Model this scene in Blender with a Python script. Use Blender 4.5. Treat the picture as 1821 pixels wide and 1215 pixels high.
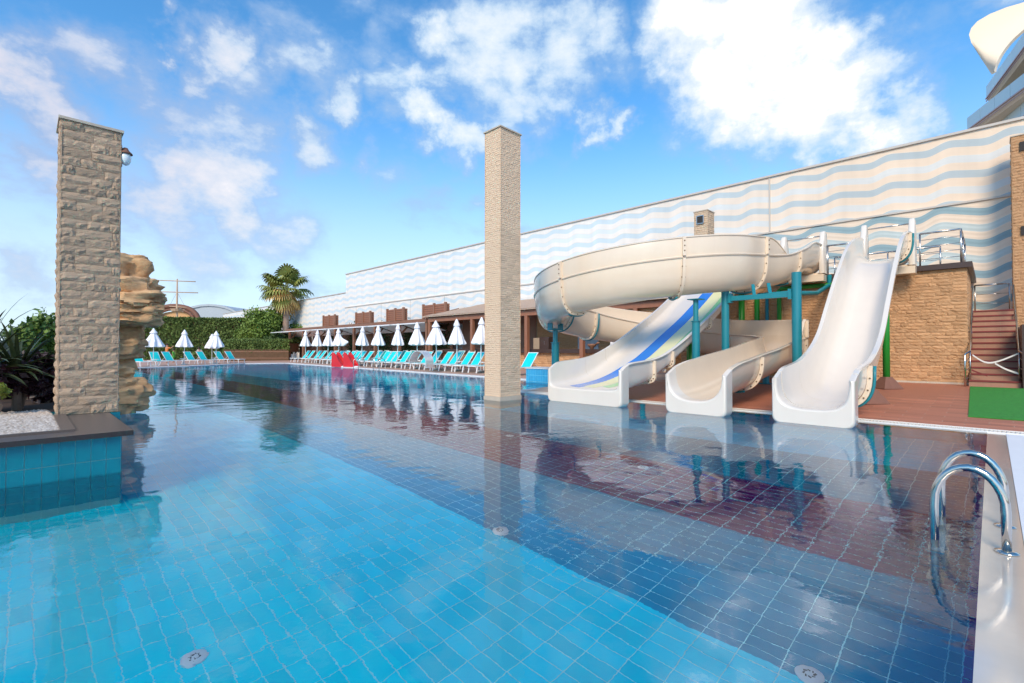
import bpy, math, random
from math import sin, cos, pi, radians, sqrt, exp
from mathutils import Vector, Matrix, noise as mnoise
for o in list(bpy.data.objects): bpy.data.objects.remove(o)
scene = bpy.context.scene
COL = scene.collection
rnd = random.Random(7)

# ------------------------------------------------------------------ camera
YAW, PITCH = radians(45.28), radians(0.8712)
cam_d = bpy.data.cameras.new('camera'); cam = bpy.data.objects.new('camera', cam_d); COL.objects.link(cam)
cam.location = (0, 0, 1.35); cam.rotation_euler = (pi/2 + PITCH, 0, -YAW)
cam_d.sensor_fit = 'HORIZONTAL'; cam_d.sensor_width = 36; cam_d.lens = 17.043
cam_d.clip_start = 0.05; cam_d.clip_end = 3000
scene.camera = cam

# ------------------------------------------------------------------ render settings
scene.render.engine = 'CYCLES'
cy = scene.cycles
cy.max_bounces = 14; cy.transmission_bounces = 6; cy.glossy_bounces = 4; cy.diffuse_bounces = 6; cy.transparent_max_bounces = 8
cy.caustics_refractive = True; cy.caustics_reflective = True
cy.sample_clamp_indirect = 4.0
vs = scene.view_settings
vs.view_transform = 'Standard'; vs.look = 'None'; vs.gamma = 1; vs.exposure = 0.32; vs.use_curve_mapping = False

# ------------------------------------------------------------------ sun and sky
SUN_EL, SUN_AZ = radians(36), radians(243)      # azimuth clockwise from +Y
sd = Vector((sin(SUN_AZ)*cos(SUN_EL), cos(SUN_AZ)*cos(SUN_EL), sin(SUN_EL)))
sun_d = bpy.data.lights.new('sun', 'SUN'); sun_d.energy = 2.7; sun_d.angle = radians(20); sun_d.color = (1, .80, .58)
sun = bpy.data.objects.new('sun', sun_d); COL.objects.link(sun)
sun.rotation_euler = sd.to_track_quat('Z', 'Y').to_euler()

world = bpy.data.worlds.new('World'); scene.world = world; world.use_nodes = True
wt = world.node_tree; wt.nodes.clear()
def wn(t, **k):
    n = wt.nodes.new(t)
    for a, b in k.items(): setattr(n, a, b)
    return n
def math_node(tree, op, a, b=None, c=None, clamp=False):
    n = tree.nodes.new('ShaderNodeMath'); n.operation = op; n.use_clamp = clamp
    for i, v in enumerate((a, b, c)):
        if v is None: continue
        if isinstance(v, (int, float)): n.inputs[i].default_value = v
        else: tree.links.new(v, n.inputs[i])
    return n.outputs[0]
def W(op, a, b=None, c=None, clamp=False): return math_node(wt, op, a, b, c, clamp)
sky = wn('ShaderNodeTexSky'); sky.sky_type = 'NISHITA'; sky.sun_disc = False
sky.sun_elevation = SUN_EL; sky.sun_rotation = SUN_AZ; sky.air_density = 1.0; sky.dust_density = .6; sky.ozone_density = 2.5
tcw = wn('ShaderNodeTexCoord')
nrm = wn('ShaderNodeVectorMath', operation='NORMALIZE'); wt.links.new(tcw.outputs['Generated'], nrm.inputs[0])
DIRV = nrm.outputs[0]
sx = wn('ShaderNodeSeparateXYZ'); wt.links.new(DIRV, sx.inputs[0])
def sky_dir(px, py):                        # a compass direction for a cloud bank
    a = (px-910.5)/862.06; b = (py-620.6)/862.06
    v = Vector((sin(YAW), cos(YAW), 0)) + Vector((cos(YAW), -sin(YAW), 0))*a - Vector((0, 0, 1))*b
    return v.normalized(), 1/sqrt(1+a*a+b*b)
CLOUDS = [(1250,50,100,1.2),(1350,40,115,1.2),(1440,70,75,1.2),(1290,140,100,1.2),(1400,160,110,1.2),(1500,150,90,1.05),(1590,150,80,.6),(1200,110,50,.7),
          (1530,225,75,1.15),(1600,200,65,.9),(1460,245,50,.9),(1340,220,60,.7),(1660,60,80,.4),
          (790,60,55,.9),(890,90,100,.95),(990,80,85,.8),(1070,60,55,.7),(745,145,40,.8),(880,180,85,.8),(765,215,48,1),(825,245,48,1),(950,180,60,.75),
          (410,60,60,.85),(350,110,55,.75),(540,110,70,.75),(605,150,45,.9),(440,140,80,.6),(140,125,70,.6),(240,150,80,.55),(320,200,80,.6),(420,230,85,.7),(535,250,60,.8),
          (280,68,26,.7),(640,60,50,.6),(60,180,75,.8),(390,320,95,.85),(430,380,80,.9),(310,370,85,.75),(500,410,80,.7),(360,440,80,.6),(20,260,60,.7),(1085,215,28,.8),(1130,222,22,.6),(1060,180,28,.6),
          (40,500,60,.6),(650,290,30,.5),(700,320,40,.45),(1100,100,45,.5)]
# turbulence distorts the banks so that their edges billow
nz0 = wn('ShaderNodeTexNoise'); nz0.inputs['Scale'].default_value = 7; nz0.inputs['Detail'].default_value = 7; nz0.inputs['Roughness'].default_value = .6
wt.links.new(DIRV, nz0.inputs['Vector'])
dsub = wn('ShaderNodeVectorMath', operation='SUBTRACT'); wt.links.new(nz0.outputs['Color'], dsub.inputs[0]); dsub.inputs[1].default_value = (.5, .5, .5)
dsc = wn('ShaderNodeVectorMath', operation='SCALE'); wt.links.new(dsub.outputs[0], dsc.inputs[0]); dsc.inputs['Scale'].default_value = .22
dadd = wn('ShaderNodeVectorMath', operation='ADD'); wt.links.new(DIRV, dadd.inputs[0]); wt.links.new(dsc.outputs[0], dadd.inputs[1])
acc = None; accb = None
for px, py, r, w in CLOUDS:
    d, sc = sky_dir(px, py)
    dn = wn('ShaderNodeVectorMath', operation='DISTANCE'); wt.links.new(dadd.outputs[0], dn.inputs[0]); dn.inputs[1].default_value = d
    m = wn('ShaderNodeMapRange'); m.interpolation_type = 'SMOOTHSTEP'
    wt.links.new(dn.outputs['Value'], m.inputs['Value'])
    rr = r/862.06*sc*1.4
    m.inputs['From Min'].default_value = rr*1.25; m.inputs['From Max'].default_value = 0; m.inputs['To Min'].default_value = 0; m.inputs['To Max'].default_value = w*(1.0 if px < 700 else .95 if px < 1130 else .95)
    acc = m.outputs[0] if acc is None else W('MAXIMUM', acc, m.outputs[0])
    bb = (.1 if py < 300 else .4) if px < 700 else .6 if px < 1130 else 1
    mbr = W('MULTIPLY', m.outputs[0], bb); accb = mbr if accb is None else W('MAXIMUM', accb, mbr)
# general scattered cloud for the rest of the sky
mp = wn('ShaderNodeMapping'); mp.inputs['Scale'].default_value = (1, 1, 1.9); wt.links.new(DIRV, mp.inputs[0])
nz1 = wn('ShaderNodeTexNoise'); nz1.inputs['Scale'].default_value = 3.1; nz1.inputs['Detail'].default_value = 10; nz1.inputs['Roughness'].default_value = .58
wt.links.new(mp.outputs[0], nz1.inputs['Vector'])
nz2 = wn('ShaderNodeTexNoise'); nz2.inputs['Scale'].default_value = 9; nz2.inputs['Detail'].default_value = 9; nz2.inputs['Roughness'].default_value = .62
wt.links.new(mp.outputs[0], nz2.inputs['Vector'])
gen = wn('ShaderNodeMapRange'); gen.interpolation_type = 'SMOOTHSTEP'; wt.links.new(nz1.outputs['Fac'], gen.inputs['Value'])
gen.inputs['From Min'].default_value = .47; gen.inputs['From Max'].default_value = .75; gen.inputs['To Max'].default_value = .8
acc2 = W('MAXIMUM', acc, gen.outputs[0])
den = W('ADD', acc2, W('MULTIPLY', W('SUBTRACT', nz2.outputs['Fac'], .5), 1.0))
mask = wn('ShaderNodeMapRange'); mask.interpolation_type = 'SMOOTHSTEP'; wt.links.new(den, mask.inputs['Value'])
mask.inputs['From Min'].default_value = .06; mask.inputs['From Max'].default_value = .82
# veil near the horizon
veil = wn('ShaderNodeMapRange'); veil.interpolation_type = 'SMOOTHERSTEP'; wt.links.new(sx.outputs['Z'], veil.inputs['Value'])
veil.inputs['From Min'].default_value = .50; veil.inputs['From Max'].default_value = -.02; veil.inputs['To Max'].default_value = .78
# colour of the clouds: creamy white, greyer in their bellies
cr = wn('ShaderNodeValToRGB'); el_ = cr.color_ramp.elements
el_[0].position = .25; el_[0].color = (.36, .52, .76, 1); el_[1].position = .92; el_[1].color = (4.2, 4.05, 3.9, 1)
for p_, c_ in ((.36, (.55, .70, .86)), (.56, (.80, .86, .91)), (.74, (1.3, 1.27, 1.24))):
    e_ = el_.new(p_); e_.color = (*c_, 1)
wt.links.new(W('SUBTRACT', W('ADD', W('MULTIPLY', den, .52), W('MULTIPLY', nz2.outputs['Fac'], .34)), W('MULTIPLY', W('SUBTRACT', 1.0, accb), .20)), cr.inputs[0])
pk = wn('ShaderNodeVectorMath', operation='DISTANCE'); wt.links.new(DIRV, pk.inputs[0]); pk.inputs[1].default_value = sky_dir(20, 230)[0]
pkm = wn('ShaderNodeMapRange'); wt.links.new(pk.outputs['Value'], pkm.inputs['Value']); pkm.inputs['From Min'].default_value = .5; pkm.inputs['From Max'].default_value = .08
pkx = wn('ShaderNodeMixRGB', blend_type='MULTIPLY'); wt.links.new(pkm.outputs[0], pkx.inputs[0]); wt.links.new(cr.outputs[0], pkx.inputs[1]); pkx.inputs[2].default_value = (1.0, .86, .86, 1)
bg_sky = wn('ShaderNodeBackground'); bg_sky.inputs['Strength'].default_value = .16
tint = wn('ShaderNodeMixRGB', blend_type='MULTIPLY'); tint.inputs[0].default_value = 1; tint.inputs[2].default_value = (.52, 1.06, 1.30, 1)
wt.links.new(sky.outputs[0], tint.inputs[1]); wt.links.new(tint.outputs[0], bg_sky.inputs['Color'])
bg_veil = wn('ShaderNodeBackground'); bg_veil.inputs['Color'].default_value = (.80, .86, .96, 1); bg_veil.inputs['Strength'].default_value = .86
bg_cl = wn('ShaderNodeBackground'); wt.links.new(pkx.outputs[0], bg_cl.inputs['Color']); bg_cl.inputs['Strength'].default_value = .92
ms0 = wn('ShaderNodeMixShader'); wt.links.new(veil.outputs[0], ms0.inputs[0]); wt.links.new(bg_sky.outputs[0], ms0.inputs[1]); wt.links.new(bg_veil.outputs[0], ms0.inputs[2])
ms1 = wn('ShaderNodeMixShader'); wt.links.new(W('MULTIPLY', mask.outputs[0], .93), ms1.inputs[0]); wt.links.new(ms0.outputs[0], ms1.inputs[1]); wt.links.new(bg_cl.outputs[0], ms1.inputs[2])
wo = wn('ShaderNodeOutputWorld'); wt.links.new(ms1.outputs[0], wo.inputs[0])

# ------------------------------------------------------------------ materials
def mat(name, col, rough=.6, metal=0, var=0, scale=8, bump=0, bscale=30, spec=.5, coat=0, objvar=0, trans=0, subs=0, stretch=(1, 1, 1), col2=None):
    m = bpy.data.materials.new(name); m.use_nodes = True; t = m.node_tree; b = t.nodes['Principled BSDF']
    b.inputs['Base Color'].default_value = (*col, 1); b.inputs['Roughness'].default_value = rough; b.inputs['Metallic'].default_value = metal
    b.inputs['Specular IOR Level'].default_value = spec; b.inputs['Coat Weight'].default_value = coat; b.inputs['Coat Roughness'].default_value = .08
    geo = t.nodes.new('ShaderNodeNewGeometry'); mp = t.nodes.new('ShaderNodeMapping'); mp.inputs['Scale'].default_value = stretch
    t.links.new(geo.outputs['Position'], mp.inputs[0])
    c = None
    if var or objvar or col2:
        nz = t.nodes.new('ShaderNodeTexNoise'); nz.inputs['Scale'].default_value = scale; nz.inputs['Detail'].default_value = 6; nz.inputs['Roughness'].default_value = .6
        t.links.new(mp.outputs[0], nz.inputs['Vector'])
        if col2:
            rp = t.nodes.new('ShaderNodeMapRange'); t.links.new(nz.outputs['Fac'], rp.inputs['Value']); rp.inputs['From Min'].default_value = .35; rp.inputs['From Max'].default_value = .65
            mx = t.nodes.new('ShaderNodeMixRGB'); t.links.new(rp.outputs[0], mx.inputs[0]); mx.inputs[1].default_value = (*col, 1); mx.inputs[2].default_value = (*col2, 1); c = mx.outputs[0]
        f = math_node(t, 'MULTIPLY_ADD', math_node(t, 'SUBTRACT', nz.outputs['Fac'], .5), var*2, 1.0)
        if objvar:
            oi = t.nodes.new('ShaderNodeObjectInfo')
            f = math_node(t, 'ADD', f, math_node(t, 'MULTIPLY', math_node(t, 'SUBTRACT', oi.outputs['Random'], .5), objvar*2))
        hs = t.nodes.new('ShaderNodeHueSaturation'); hs.inputs['Color'].default_value = (*col, 1)
        if c: t.links.new(c, hs.inputs['Color'])
        t.links.new(f, hs.inputs['Value']); t.links.new(hs.outputs[0], b.inputs['Base Color'])
    if bump:
        n2 = t.nodes.new('ShaderNodeTexNoise'); n2.inputs['Scale'].default_value = bscale; n2.inputs['Detail'].default_value = 8; n2.inputs['Roughness'].default_value = .65
        t.links.new(mp.outputs[0], n2.inputs['Vector'])
        bp = t.nodes.new('ShaderNodeBump'); bp.inputs['Strength'].default_value = min(1, bump); bp.inputs['Distance'].default_value = .02
        t.links.new(n2.outputs['Fac'], bp.inputs['Height']); t.links.new(bp.outputs[0], b.inputs['Normal'])
    return m
M = {}
M['stone'] = mat('travertine split face', (.74, .56, .40), .85, var=.28, scale=9, bump=.9, bscale=28, objvar=.13, stretch=(1, 1, 2.2), col2=(.62, .455, .315))
M['stone_dark'] = mat('brown split face stone', (.50, .36, .25), .88, var=.28, scale=8, bump=.9, bscale=22, objvar=.14, stretch=(1, 1, 2.2), col2=(.42, .295, .20))
M['stone_warm'] = mat('tan split face stone', (.62, .36, .19), .85, var=.3, scale=6, bump=.8, bscale=28, objvar=.16, stretch=(1, 1, 2.2), col2=(.47, .255, .125))
M['stone_smooth'] = mat('smooth limestone', (.52, .44, .35), .6, var=.1, scale=12)
M['mortar'] = mat('mortar', (.36, .27, .19), .95, var=.1)
M['granite'] = mat('dark granite', (.12, .095, .085), .28, var=.35, scale=60, bump=.1, bscale=200)
M['granite_edge'] = mat('dark granite edge', (.035, .024, .022), .35, var=.3, scale=40)
M['rock'] = mat('sandstone rock', (.80, .50, .26), .9, var=.4, scale=3.5, bump=1, bscale=7, objvar=.12, stretch=(1, 1, 2.5), col2=(.42, .24, .12))
M['gel'] = mat('cream fibreglass', (.78, .64, .495), .22, var=.06, scale=2.5, stretch=(1, 1, .3), coat=.4)
M['gel_white'] = mat('white fibreglass', (.77, .695, .615), .18, var=.05, scale=2.5, stretch=(1, 1, .3), coat=.5)
M['stripe_blue'] = mat('blue slide stripe', (.03, .20, .68), .2, coat=.4, var=.05)
M['stripe_yellow'] = mat('pale yellow slide stripe', (.82, .78, .42), .2, coat=.4)
M['stripe_green'] = mat('green slide stripe', (.30, .66, .25), .2, coat=.4)
M['teal_steel'] = mat('teal painted steel', (.005, .20, .25), .45, var=.12, scale=5, coat=.2)
M['green_paint'] = mat('green painted steel', (.01, .24, .025), .4, var=.1)
M['chrome'] = mat('polished stainless steel', (.62, .57, .52), .10, metal=1, var=.03, scale=30)
M['steel'] = mat('brushed stainless steel', (.55, .52, .50), .25, metal=1, var=.05)
M['bolt'] = mat('rusty bolt head', (.16, .085, .04), .6, metal=.3)
M['white_plastic'] = mat('white plastic', (.82, .82, .83), .35, var=.03)
M['white_plaster'] = mat('white painted floor', (.80, .80, .82), .5, var=.05, scale=3, bump=.1)
M['coping'] = mat('beige wet coping', (.60, .52, .44), .10, var=.10, scale=4, bump=.03, bscale=9, coat=.8, spec=.8)
M['canvas'] = mat('white parasol canvas', (.84, .83, .86), .8, var=.06, scale=3)
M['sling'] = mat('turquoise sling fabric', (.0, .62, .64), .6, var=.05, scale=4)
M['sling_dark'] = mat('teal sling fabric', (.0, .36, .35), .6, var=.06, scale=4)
M['wood_dark'] = mat('dark red brown timber', (.27, .13, .08), .55, var=.3, scale=7, stretch=(1, 1, .3), bump=.2)
M['wood_red'] = mat('red brown timber post', (.30, .125, .07), .5, var=.25, scale=8, stretch=(1, 1, .2))
M['brown_counter'] = mat('dark brown counter', (.06, .033, .026), .4, var=.15)
M['shingle'] = mat('tan roof shingle', (.50, .36, .27), .9, var=.2, scale=12, objvar=.08, bump=.4)
M['roof_brown'] = mat('brown roof membrane', (.20, .095, .06), .85, var=.25, scale=6)
M['deck'] = mat('wood look deck tile', (.55, .21, .125), .5, var=.5, scale=6, bump=.3, bscale=25, objvar=.2, stretch=(4, .6, 1), col2=(.36, .13, .08))
M['deck_joint'] = mat('deck joint', (.52, .38, .29), .8, var=.1)
M['terrace'] = mat('pink beige terrace paving', (.52, .31, .235), .7, var=.12, scale=3, bump=.1)
M['white_edge'] = mat('white pool edging', (.78, .76, .74), .5, var=.08, scale=9, bump=.15)
M['grate'] = mat('cream drain slat', (.74, .68, .60), .5, var=.05)
M['dark_gap'] = mat('dark drain channel', (.035, .03, .028), .8)
M['arch_steel'] = mat('pale brushed steel', (.80, .79, .77), .32, metal=.6, var=.08, scale=6)
M['astro'] = mat('green mat', (.035, .25, .03), .9, var=.5, scale=14, bump=.5, bscale=120)
M['step_red'] = mat('dark red anti slip strip', (.20, .03, .03), .7, var=.2, scale=20)
M['step'] = mat('terracotta step tile', (.36, .19, .125), .6, var=.2, scale=6)
M['soil'] = mat('dark soil', (.06, .035, .025), .95, var=.3)
M['pebble'] = mat('white pebble', (.80, .72, .64), .7, var=.45, scale=26, col2=(.34, .27, .21))
M['hedge'] = mat('hedge leaf', (.085, .135, .03), .75, var=.45, scale=1.2, col2=(.14, .20, .045))
M['hedge_brown'] = mat('hedge twig', (.17, .10, .055), .9, var=.4, scale=3)
M['leaf_light'] = mat('bright green leaf', (.20, .30, .045), .6, var=.45, scale=1.0, col2=(.09, .16, .03))
M['leaf_mid'] = mat('olive leaf', (.07, .12, .03), .65, var=.4, scale=1.5)
M['leaf_sword'] = mat('sword leaf', (.05, .075, .025), .4, var=.4, scale=5, objvar=.3, col2=(.085, .10, .035))
M['leaf_purple'] = mat('dark purple leaf', (.05, .016, .026), .45, var=.5, scale=6, col2=(.028, .014, .018))
M['leaf_yellow'] = mat('yellow green leaf', (.20, .25, .035), .5, var=.4, scale=6)
M['bark'] = mat('grey brown bark', (.22, .165, .13), .9, var=.3, scale=9, bump=1, bscale=20)
M['palm_bark'] = mat('palm bark', (.36, .26, .21), .9, var=.3, scale=9, bump=1, bscale=12, stretch=(1, 1, 2))
M['palm_green'] = mat('palm leaf', (.24, .27, .06), .5, var=.35, scale=2, objvar=.3)
M['palm_gold'] = mat('dry palm leaf', (.75, .50, .18), .7, var=.3, scale=2, objvar=.2)
M['red_plastic'] = mat('red plastic', (.62, .012, .02), .25, var=.05, coat=.3)
M['skin'] = mat('skin', (.45, .25, .17), .6, var=.05)
M['shirt_orange'] = mat('orange shirt', (.70, .22, .05), .8, var=.1)
M['shirt_green'] = mat('green shirt', (.12, .50, .06), .8, var=.1)
M['shirt_white'] = mat('white shirt', (.75, .73, .72), .8, var=.1)
M['cloth_dark'] = mat('dark cloth', (.03, .03, .04), .85, var=.1)
M['hair'] = mat('dark hair', (.03, .018, .012), .7)
M['concrete'] = mat('pale concrete', (.55, .50, .45), .8, var=.1, scale=1)
M['hotel_white'] = mat('cream hotel render', (.82, .68, .52), .55, var=.05, scale=.3)
M['hotel_glass'] = mat('pale blue balustrade glass', (.62, .76, .78), .3, var=.06, scale=.2, spec=.4)
M['dark_window'] = mat('dark window glass', (.05, .06, .06), .08, spec=.8)
M['mauve'] = mat('mauve slab edge', (.55, .38, .38), .5)
M['dome'] = mat('blue grey dome cladding', (.42, .47, .52), .45, var=.1, scale=.2)
M['ochre'] = mat('ochre render', (.62, .36, .17), .8, var=.1)
M['brown_trim'] = mat('brown arch trim', (.20, .09, .06), .7, var=.2)
M['mast'] = mat('mast timber', (.52, .36, .24), .7)
M['ground'] = mat('sandy ground', (.34, .26, .19), .95, var=.2, scale=.3)
M['tape_white'] = mat('white tape', (.75, .70, .68), .6)
M['lamp_globe'] = mat('white lamp glass', (.75, .82, .86), .15, spec=.7)
M['black'] = mat('black plastic', (.02, .02, .02), .4)
M['ivy'] = mat('ivy', (.04, .065, .015), .7, var=.5, scale=2)

def tile_mat(name, cols, rough=.12, u=.125, v=.25, axis='XY', var=.12, off=(0, 0), spec=.5):
    """ceramic tile whose tone shifts a little from tile to tile; cols: colour, or list of (x_start, colour) bands laid along X"""
    m = bpy.data.materials.new(name); m.use_nodes = True; t = m.node_tree; b = t.nodes['Principled BSDF']
    b.inputs['Roughness'].default_value = rough; b.inputs['Specular IOR Level'].default_value = spec
    geo = t.nodes.new('ShaderNodeNewGeometry'); s = t.nodes.new('ShaderNodeSeparateXYZ'); t.links.new(geo.outputs['Position'], s.inputs[0])
    A, B = s.outputs[axis[0]], s.outputs[axis[1]]
    fa = math_node(t, 'FLOOR', math_node(t, 'DIVIDE', math_node(t, 'SUBTRACT', A, off[0]), u)); fb = math_node(t, 'FLOOR', math_node(t, 'DIVIDE', math_node(t, 'SUBTRACT', B, off[1]), v))
    cmb = t.nodes.new('ShaderNodeCombineXYZ'); t.links.new(fa, cmb.inputs[0]); t.links.new(fb, cmb.inputs[1])
    wn_ = t.nodes.new('ShaderNodeTexWhiteNoise'); wn_.noise_dimensions = '2D'; t.links.new(cmb.outputs[0], wn_.inputs['Vector'])
    f = math_node(t, 'MULTIPLY_ADD', math_node(t, 'SUBTRACT', wn_.outputs['Value'], .5), var, 1)
    hs = t.nodes.new('ShaderNodeHueSaturation'); t.links.new(f, hs.inputs['Value'])
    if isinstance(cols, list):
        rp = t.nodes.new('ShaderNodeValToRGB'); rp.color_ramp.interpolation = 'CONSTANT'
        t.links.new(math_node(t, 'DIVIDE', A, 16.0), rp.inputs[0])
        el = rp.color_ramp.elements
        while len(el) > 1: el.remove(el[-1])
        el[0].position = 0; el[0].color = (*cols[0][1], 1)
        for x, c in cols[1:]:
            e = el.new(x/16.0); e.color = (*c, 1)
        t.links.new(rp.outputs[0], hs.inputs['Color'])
    else: hs.inputs['Color'].default_value = (*cols, 1)
    t.links.new(hs.outputs[0], b.inputs['Base Color'])
    return m
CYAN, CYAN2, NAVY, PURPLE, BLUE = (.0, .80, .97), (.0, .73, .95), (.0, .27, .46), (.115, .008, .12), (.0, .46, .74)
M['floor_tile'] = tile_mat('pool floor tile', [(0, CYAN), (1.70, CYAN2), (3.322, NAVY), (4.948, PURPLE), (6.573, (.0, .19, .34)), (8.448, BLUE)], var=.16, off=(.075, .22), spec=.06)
M['far_floor'] = M['floor_tile']
M['wall_tile_teal'] = tile_mat('teal pool wall tile', (.0, .18, .24), .12, axis='XZ')
M['wall_tile_violet'] = tile_mat('violet pool wall tile', (.13, .02, .34), .15, axis='XZ', spec=.1)
M['wall_tile_blue'] = tile_mat('light blue pool wall tile', (.05, .42, .70), .15, axis='YZ')
M['grout'] = mat('pale pool grout', (.36, .84, .90), .8, spec=.05, var=.25, scale=2)
M['grout_wall'] = mat('wall grout', (.34, .50, .46), .85, var=.15)

# water: a clear dielectric, ripples as fine relief
def water_mat():
    m = bpy.data.materials.new('pool water'); m.use_nodes = True; t = m.node_tree; t.nodes.clear()
    out = t.nodes.new('ShaderNodeOutputMaterial'); mx = t.nodes.new('ShaderNodeMixShader')
    rf = t.nodes.new('ShaderNodeBsdfRefraction'); rf.inputs['IOR'].default_value = 1.333; rf.inputs['Roughness'].default_value = 0; rf.inputs['Color'].default_value = (.93, .985, 1, 1)
    gl = t.nodes.new('ShaderNodeBsdfGlossy'); gl.inputs['Roughness'].default_value = 0
    fr = t.nodes.new('ShaderNodeFresnel'); fr.inputs['IOR'].default_value = 1.333
    fac = math_node(t, 'MINIMUM', math_node(t, 'MULTIPLY', math_node(t, 'POWER', fr.outputs[0], .96), 1.3), .6)
    geo = t.nodes.new('ShaderNodeNewGeometry')
    n1 = t.nodes.new('ShaderNodeTexNoise'); n1.inputs['Scale'].default_value = 1.6; n1.inputs['Detail'].default_value = 2; n1.inputs['Roughness'].default_value = .5
    n2 = t.nodes.new('ShaderNodeTexNoise'); n2.inputs['Scale'].default_value = 9; n2.inputs['Detail'].default_value = 3
    n3 = t.nodes.new('ShaderNodeTexNoise'); n3.inputs['Scale'].default_value = .35; n3.inputs['Detail'].default_value = 2
    for n in (n1, n2, n3): t.links.new(geo.outputs['Position'], n.inputs['Vector'])
    patch = t.nodes.new('ShaderNodeMapRange'); t.links.new(n3.outputs['Fac'], patch.inputs['Value']); patch.inputs['From Min'].default_value = .48; patch.inputs['From Max'].default_value = .68
    h = math_node(t, 'ADD', math_node(t, 'MULTIPLY', n1.outputs['Fac'], .008), math_node(t, 'MULTIPLY', n2.outputs['Fac'], math_node(t, 'MULTIPLY_ADD', patch.outputs[0],   .0042, .0006)))
    bp = t.nodes.new('ShaderNodeBump'); bp.inputs['Strength'].default_value = 1; bp.inputs['Distance'].default_value = 1; t.links.new(h, bp.inputs['Height'])
    for n in (rf, gl, fr): t.links.new(bp.outputs[0], n.inputs['Normal'])
    t.links.new(fac, mx.inputs[0]); t.links.new(rf.outputs[0], mx.inputs[1]); t.links.new(gl.outputs[0], mx.inputs[2]); t.links.new(mx.outputs[0], out.inputs[0])
    return m
M['water'] = water_mat()

# painted wave bands of the long wall
def wave_mat(name, z0, period_y, amp, strong):
    m = bpy.data.materials.new(name); m.use_nodes = True; t = m.node_tree; b = t.nodes['Principled BSDF']; b.inputs['Roughness'].default_value = .75
    geo = t.nodes.new('ShaderNodeNewGeometry'); s = t.nodes.new('ShaderNodeSeparateXYZ'); t.links.new(geo.outputs['Position'], s.inputs[0])
    y, z = s.outputs['Y'], s.outputs['Z']
    nz = t.nodes.new('ShaderNodeTexNoise'); nz.inputs['Scale'].default_value = .22; nz.inputs['Detail'].default_value = 1; t.links.new(geo.outputs['Position'], nz.inputs['Vector'])
    ph = math_node(t, 'ADD', math_node(t, 'MULTIPLY', y, 2*pi/period_y), math_node(t, 'MULTIPLY', nz.outputs['Fac'], 2.2))
    wv = math_node(t, 'ADD', math_node(t, 'MULTIPLY', math_node(t, 'SINE', ph), amp), math_node(t, 'MULTIPLY', math_node(t, 'SINE', math_node(t, 'MULTIPLY', ph, 2)), amp*.18))
    v = math_node(t, 'FRACT', math_node(t, 'DIVIDE', math_node(t, 'ADD', math_node(t, 'SUBTRACT', z, z0), wv), 1.14))
    def ramp(dark, light, cream, line):
        r = t.nodes.new('ShaderNodeValToRGB'); r.color_ramp.interpolation = 'CONSTANT'; el = r.color_ramp.elements
        while len(el) > 1: el.remove(el[-1])
        el[0].position = 0; el[0].color = (*dark, 1)
        for p, c in ((.12, line), (.135, cream), (.37, light), (.60, line), (.615, cream), (.88, dark)):
            e = el.new(p); e.color = (*c, 1)
        t.links.new(v, r.inputs[0]); return r.outputs[0]
    near = ramp(*strong)
    far = ramp((.58, .68, .74), (.69, .74, .77), (.80, .76, .72), (.78, .66, .56))  # paler set for the far end: haze of distance put into the colour
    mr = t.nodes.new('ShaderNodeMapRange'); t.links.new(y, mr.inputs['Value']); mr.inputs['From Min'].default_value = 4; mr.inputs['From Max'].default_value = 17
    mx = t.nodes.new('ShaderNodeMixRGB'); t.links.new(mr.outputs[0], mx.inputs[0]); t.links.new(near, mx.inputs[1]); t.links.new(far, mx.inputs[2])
    n2 = t.nodes.new('ShaderNodeTexNoise'); n2.inputs['Scale'].default_value = 1.2; n2.inputs['Detail'].default_value = 7; t.links.new(geo.outputs['Position'], n2.inputs['Vector'])
    hs = t.nodes.new('ShaderNodeHueSaturation'); t.links.new(mx.outputs[0], hs.inputs['Color']); mps = t.nodes.new('ShaderNodeMapping'); mps.inputs['Scale'].default_value = (1, 1, .07); t.links.new(geo.outputs['Position'], mps.inputs[0])
    n3 = t.nodes.new('ShaderNodeTexNoise'); n3.inputs['Scale'].default_value = 2.6; n3.inputs['Detail'].default_value = 5; t.links.new(mps.outputs[0], n3.inputs['Vector'])
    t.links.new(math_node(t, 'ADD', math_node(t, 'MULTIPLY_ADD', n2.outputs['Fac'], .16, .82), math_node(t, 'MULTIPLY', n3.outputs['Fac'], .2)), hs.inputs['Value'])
    t.links.new(hs.outputs[0], b.inputs['Base Color'])
    bp = t.nodes.new('ShaderNodeBump'); bp.inputs['Distance'].default_value = .008; bp.inputs['Strength'].default_value = .3 if amp > .11 else .05
    t.links.new(math_node(t, 'SINE', math_node(t, 'MULTIPLY', v, 44)), bp.inputs['Height']); t.links.new(bp.outputs[0], b.inputs['Normal'])
    return m
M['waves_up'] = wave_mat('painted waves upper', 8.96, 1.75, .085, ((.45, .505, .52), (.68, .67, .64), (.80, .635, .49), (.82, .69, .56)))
M['waves_low'] = wave_mat('painted waves lower', 6.45, 2.05, .13, ((.27, .385, .42), (.52, .59, .58), (.80, .64, .50), (.84, .73, .61)))

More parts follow.
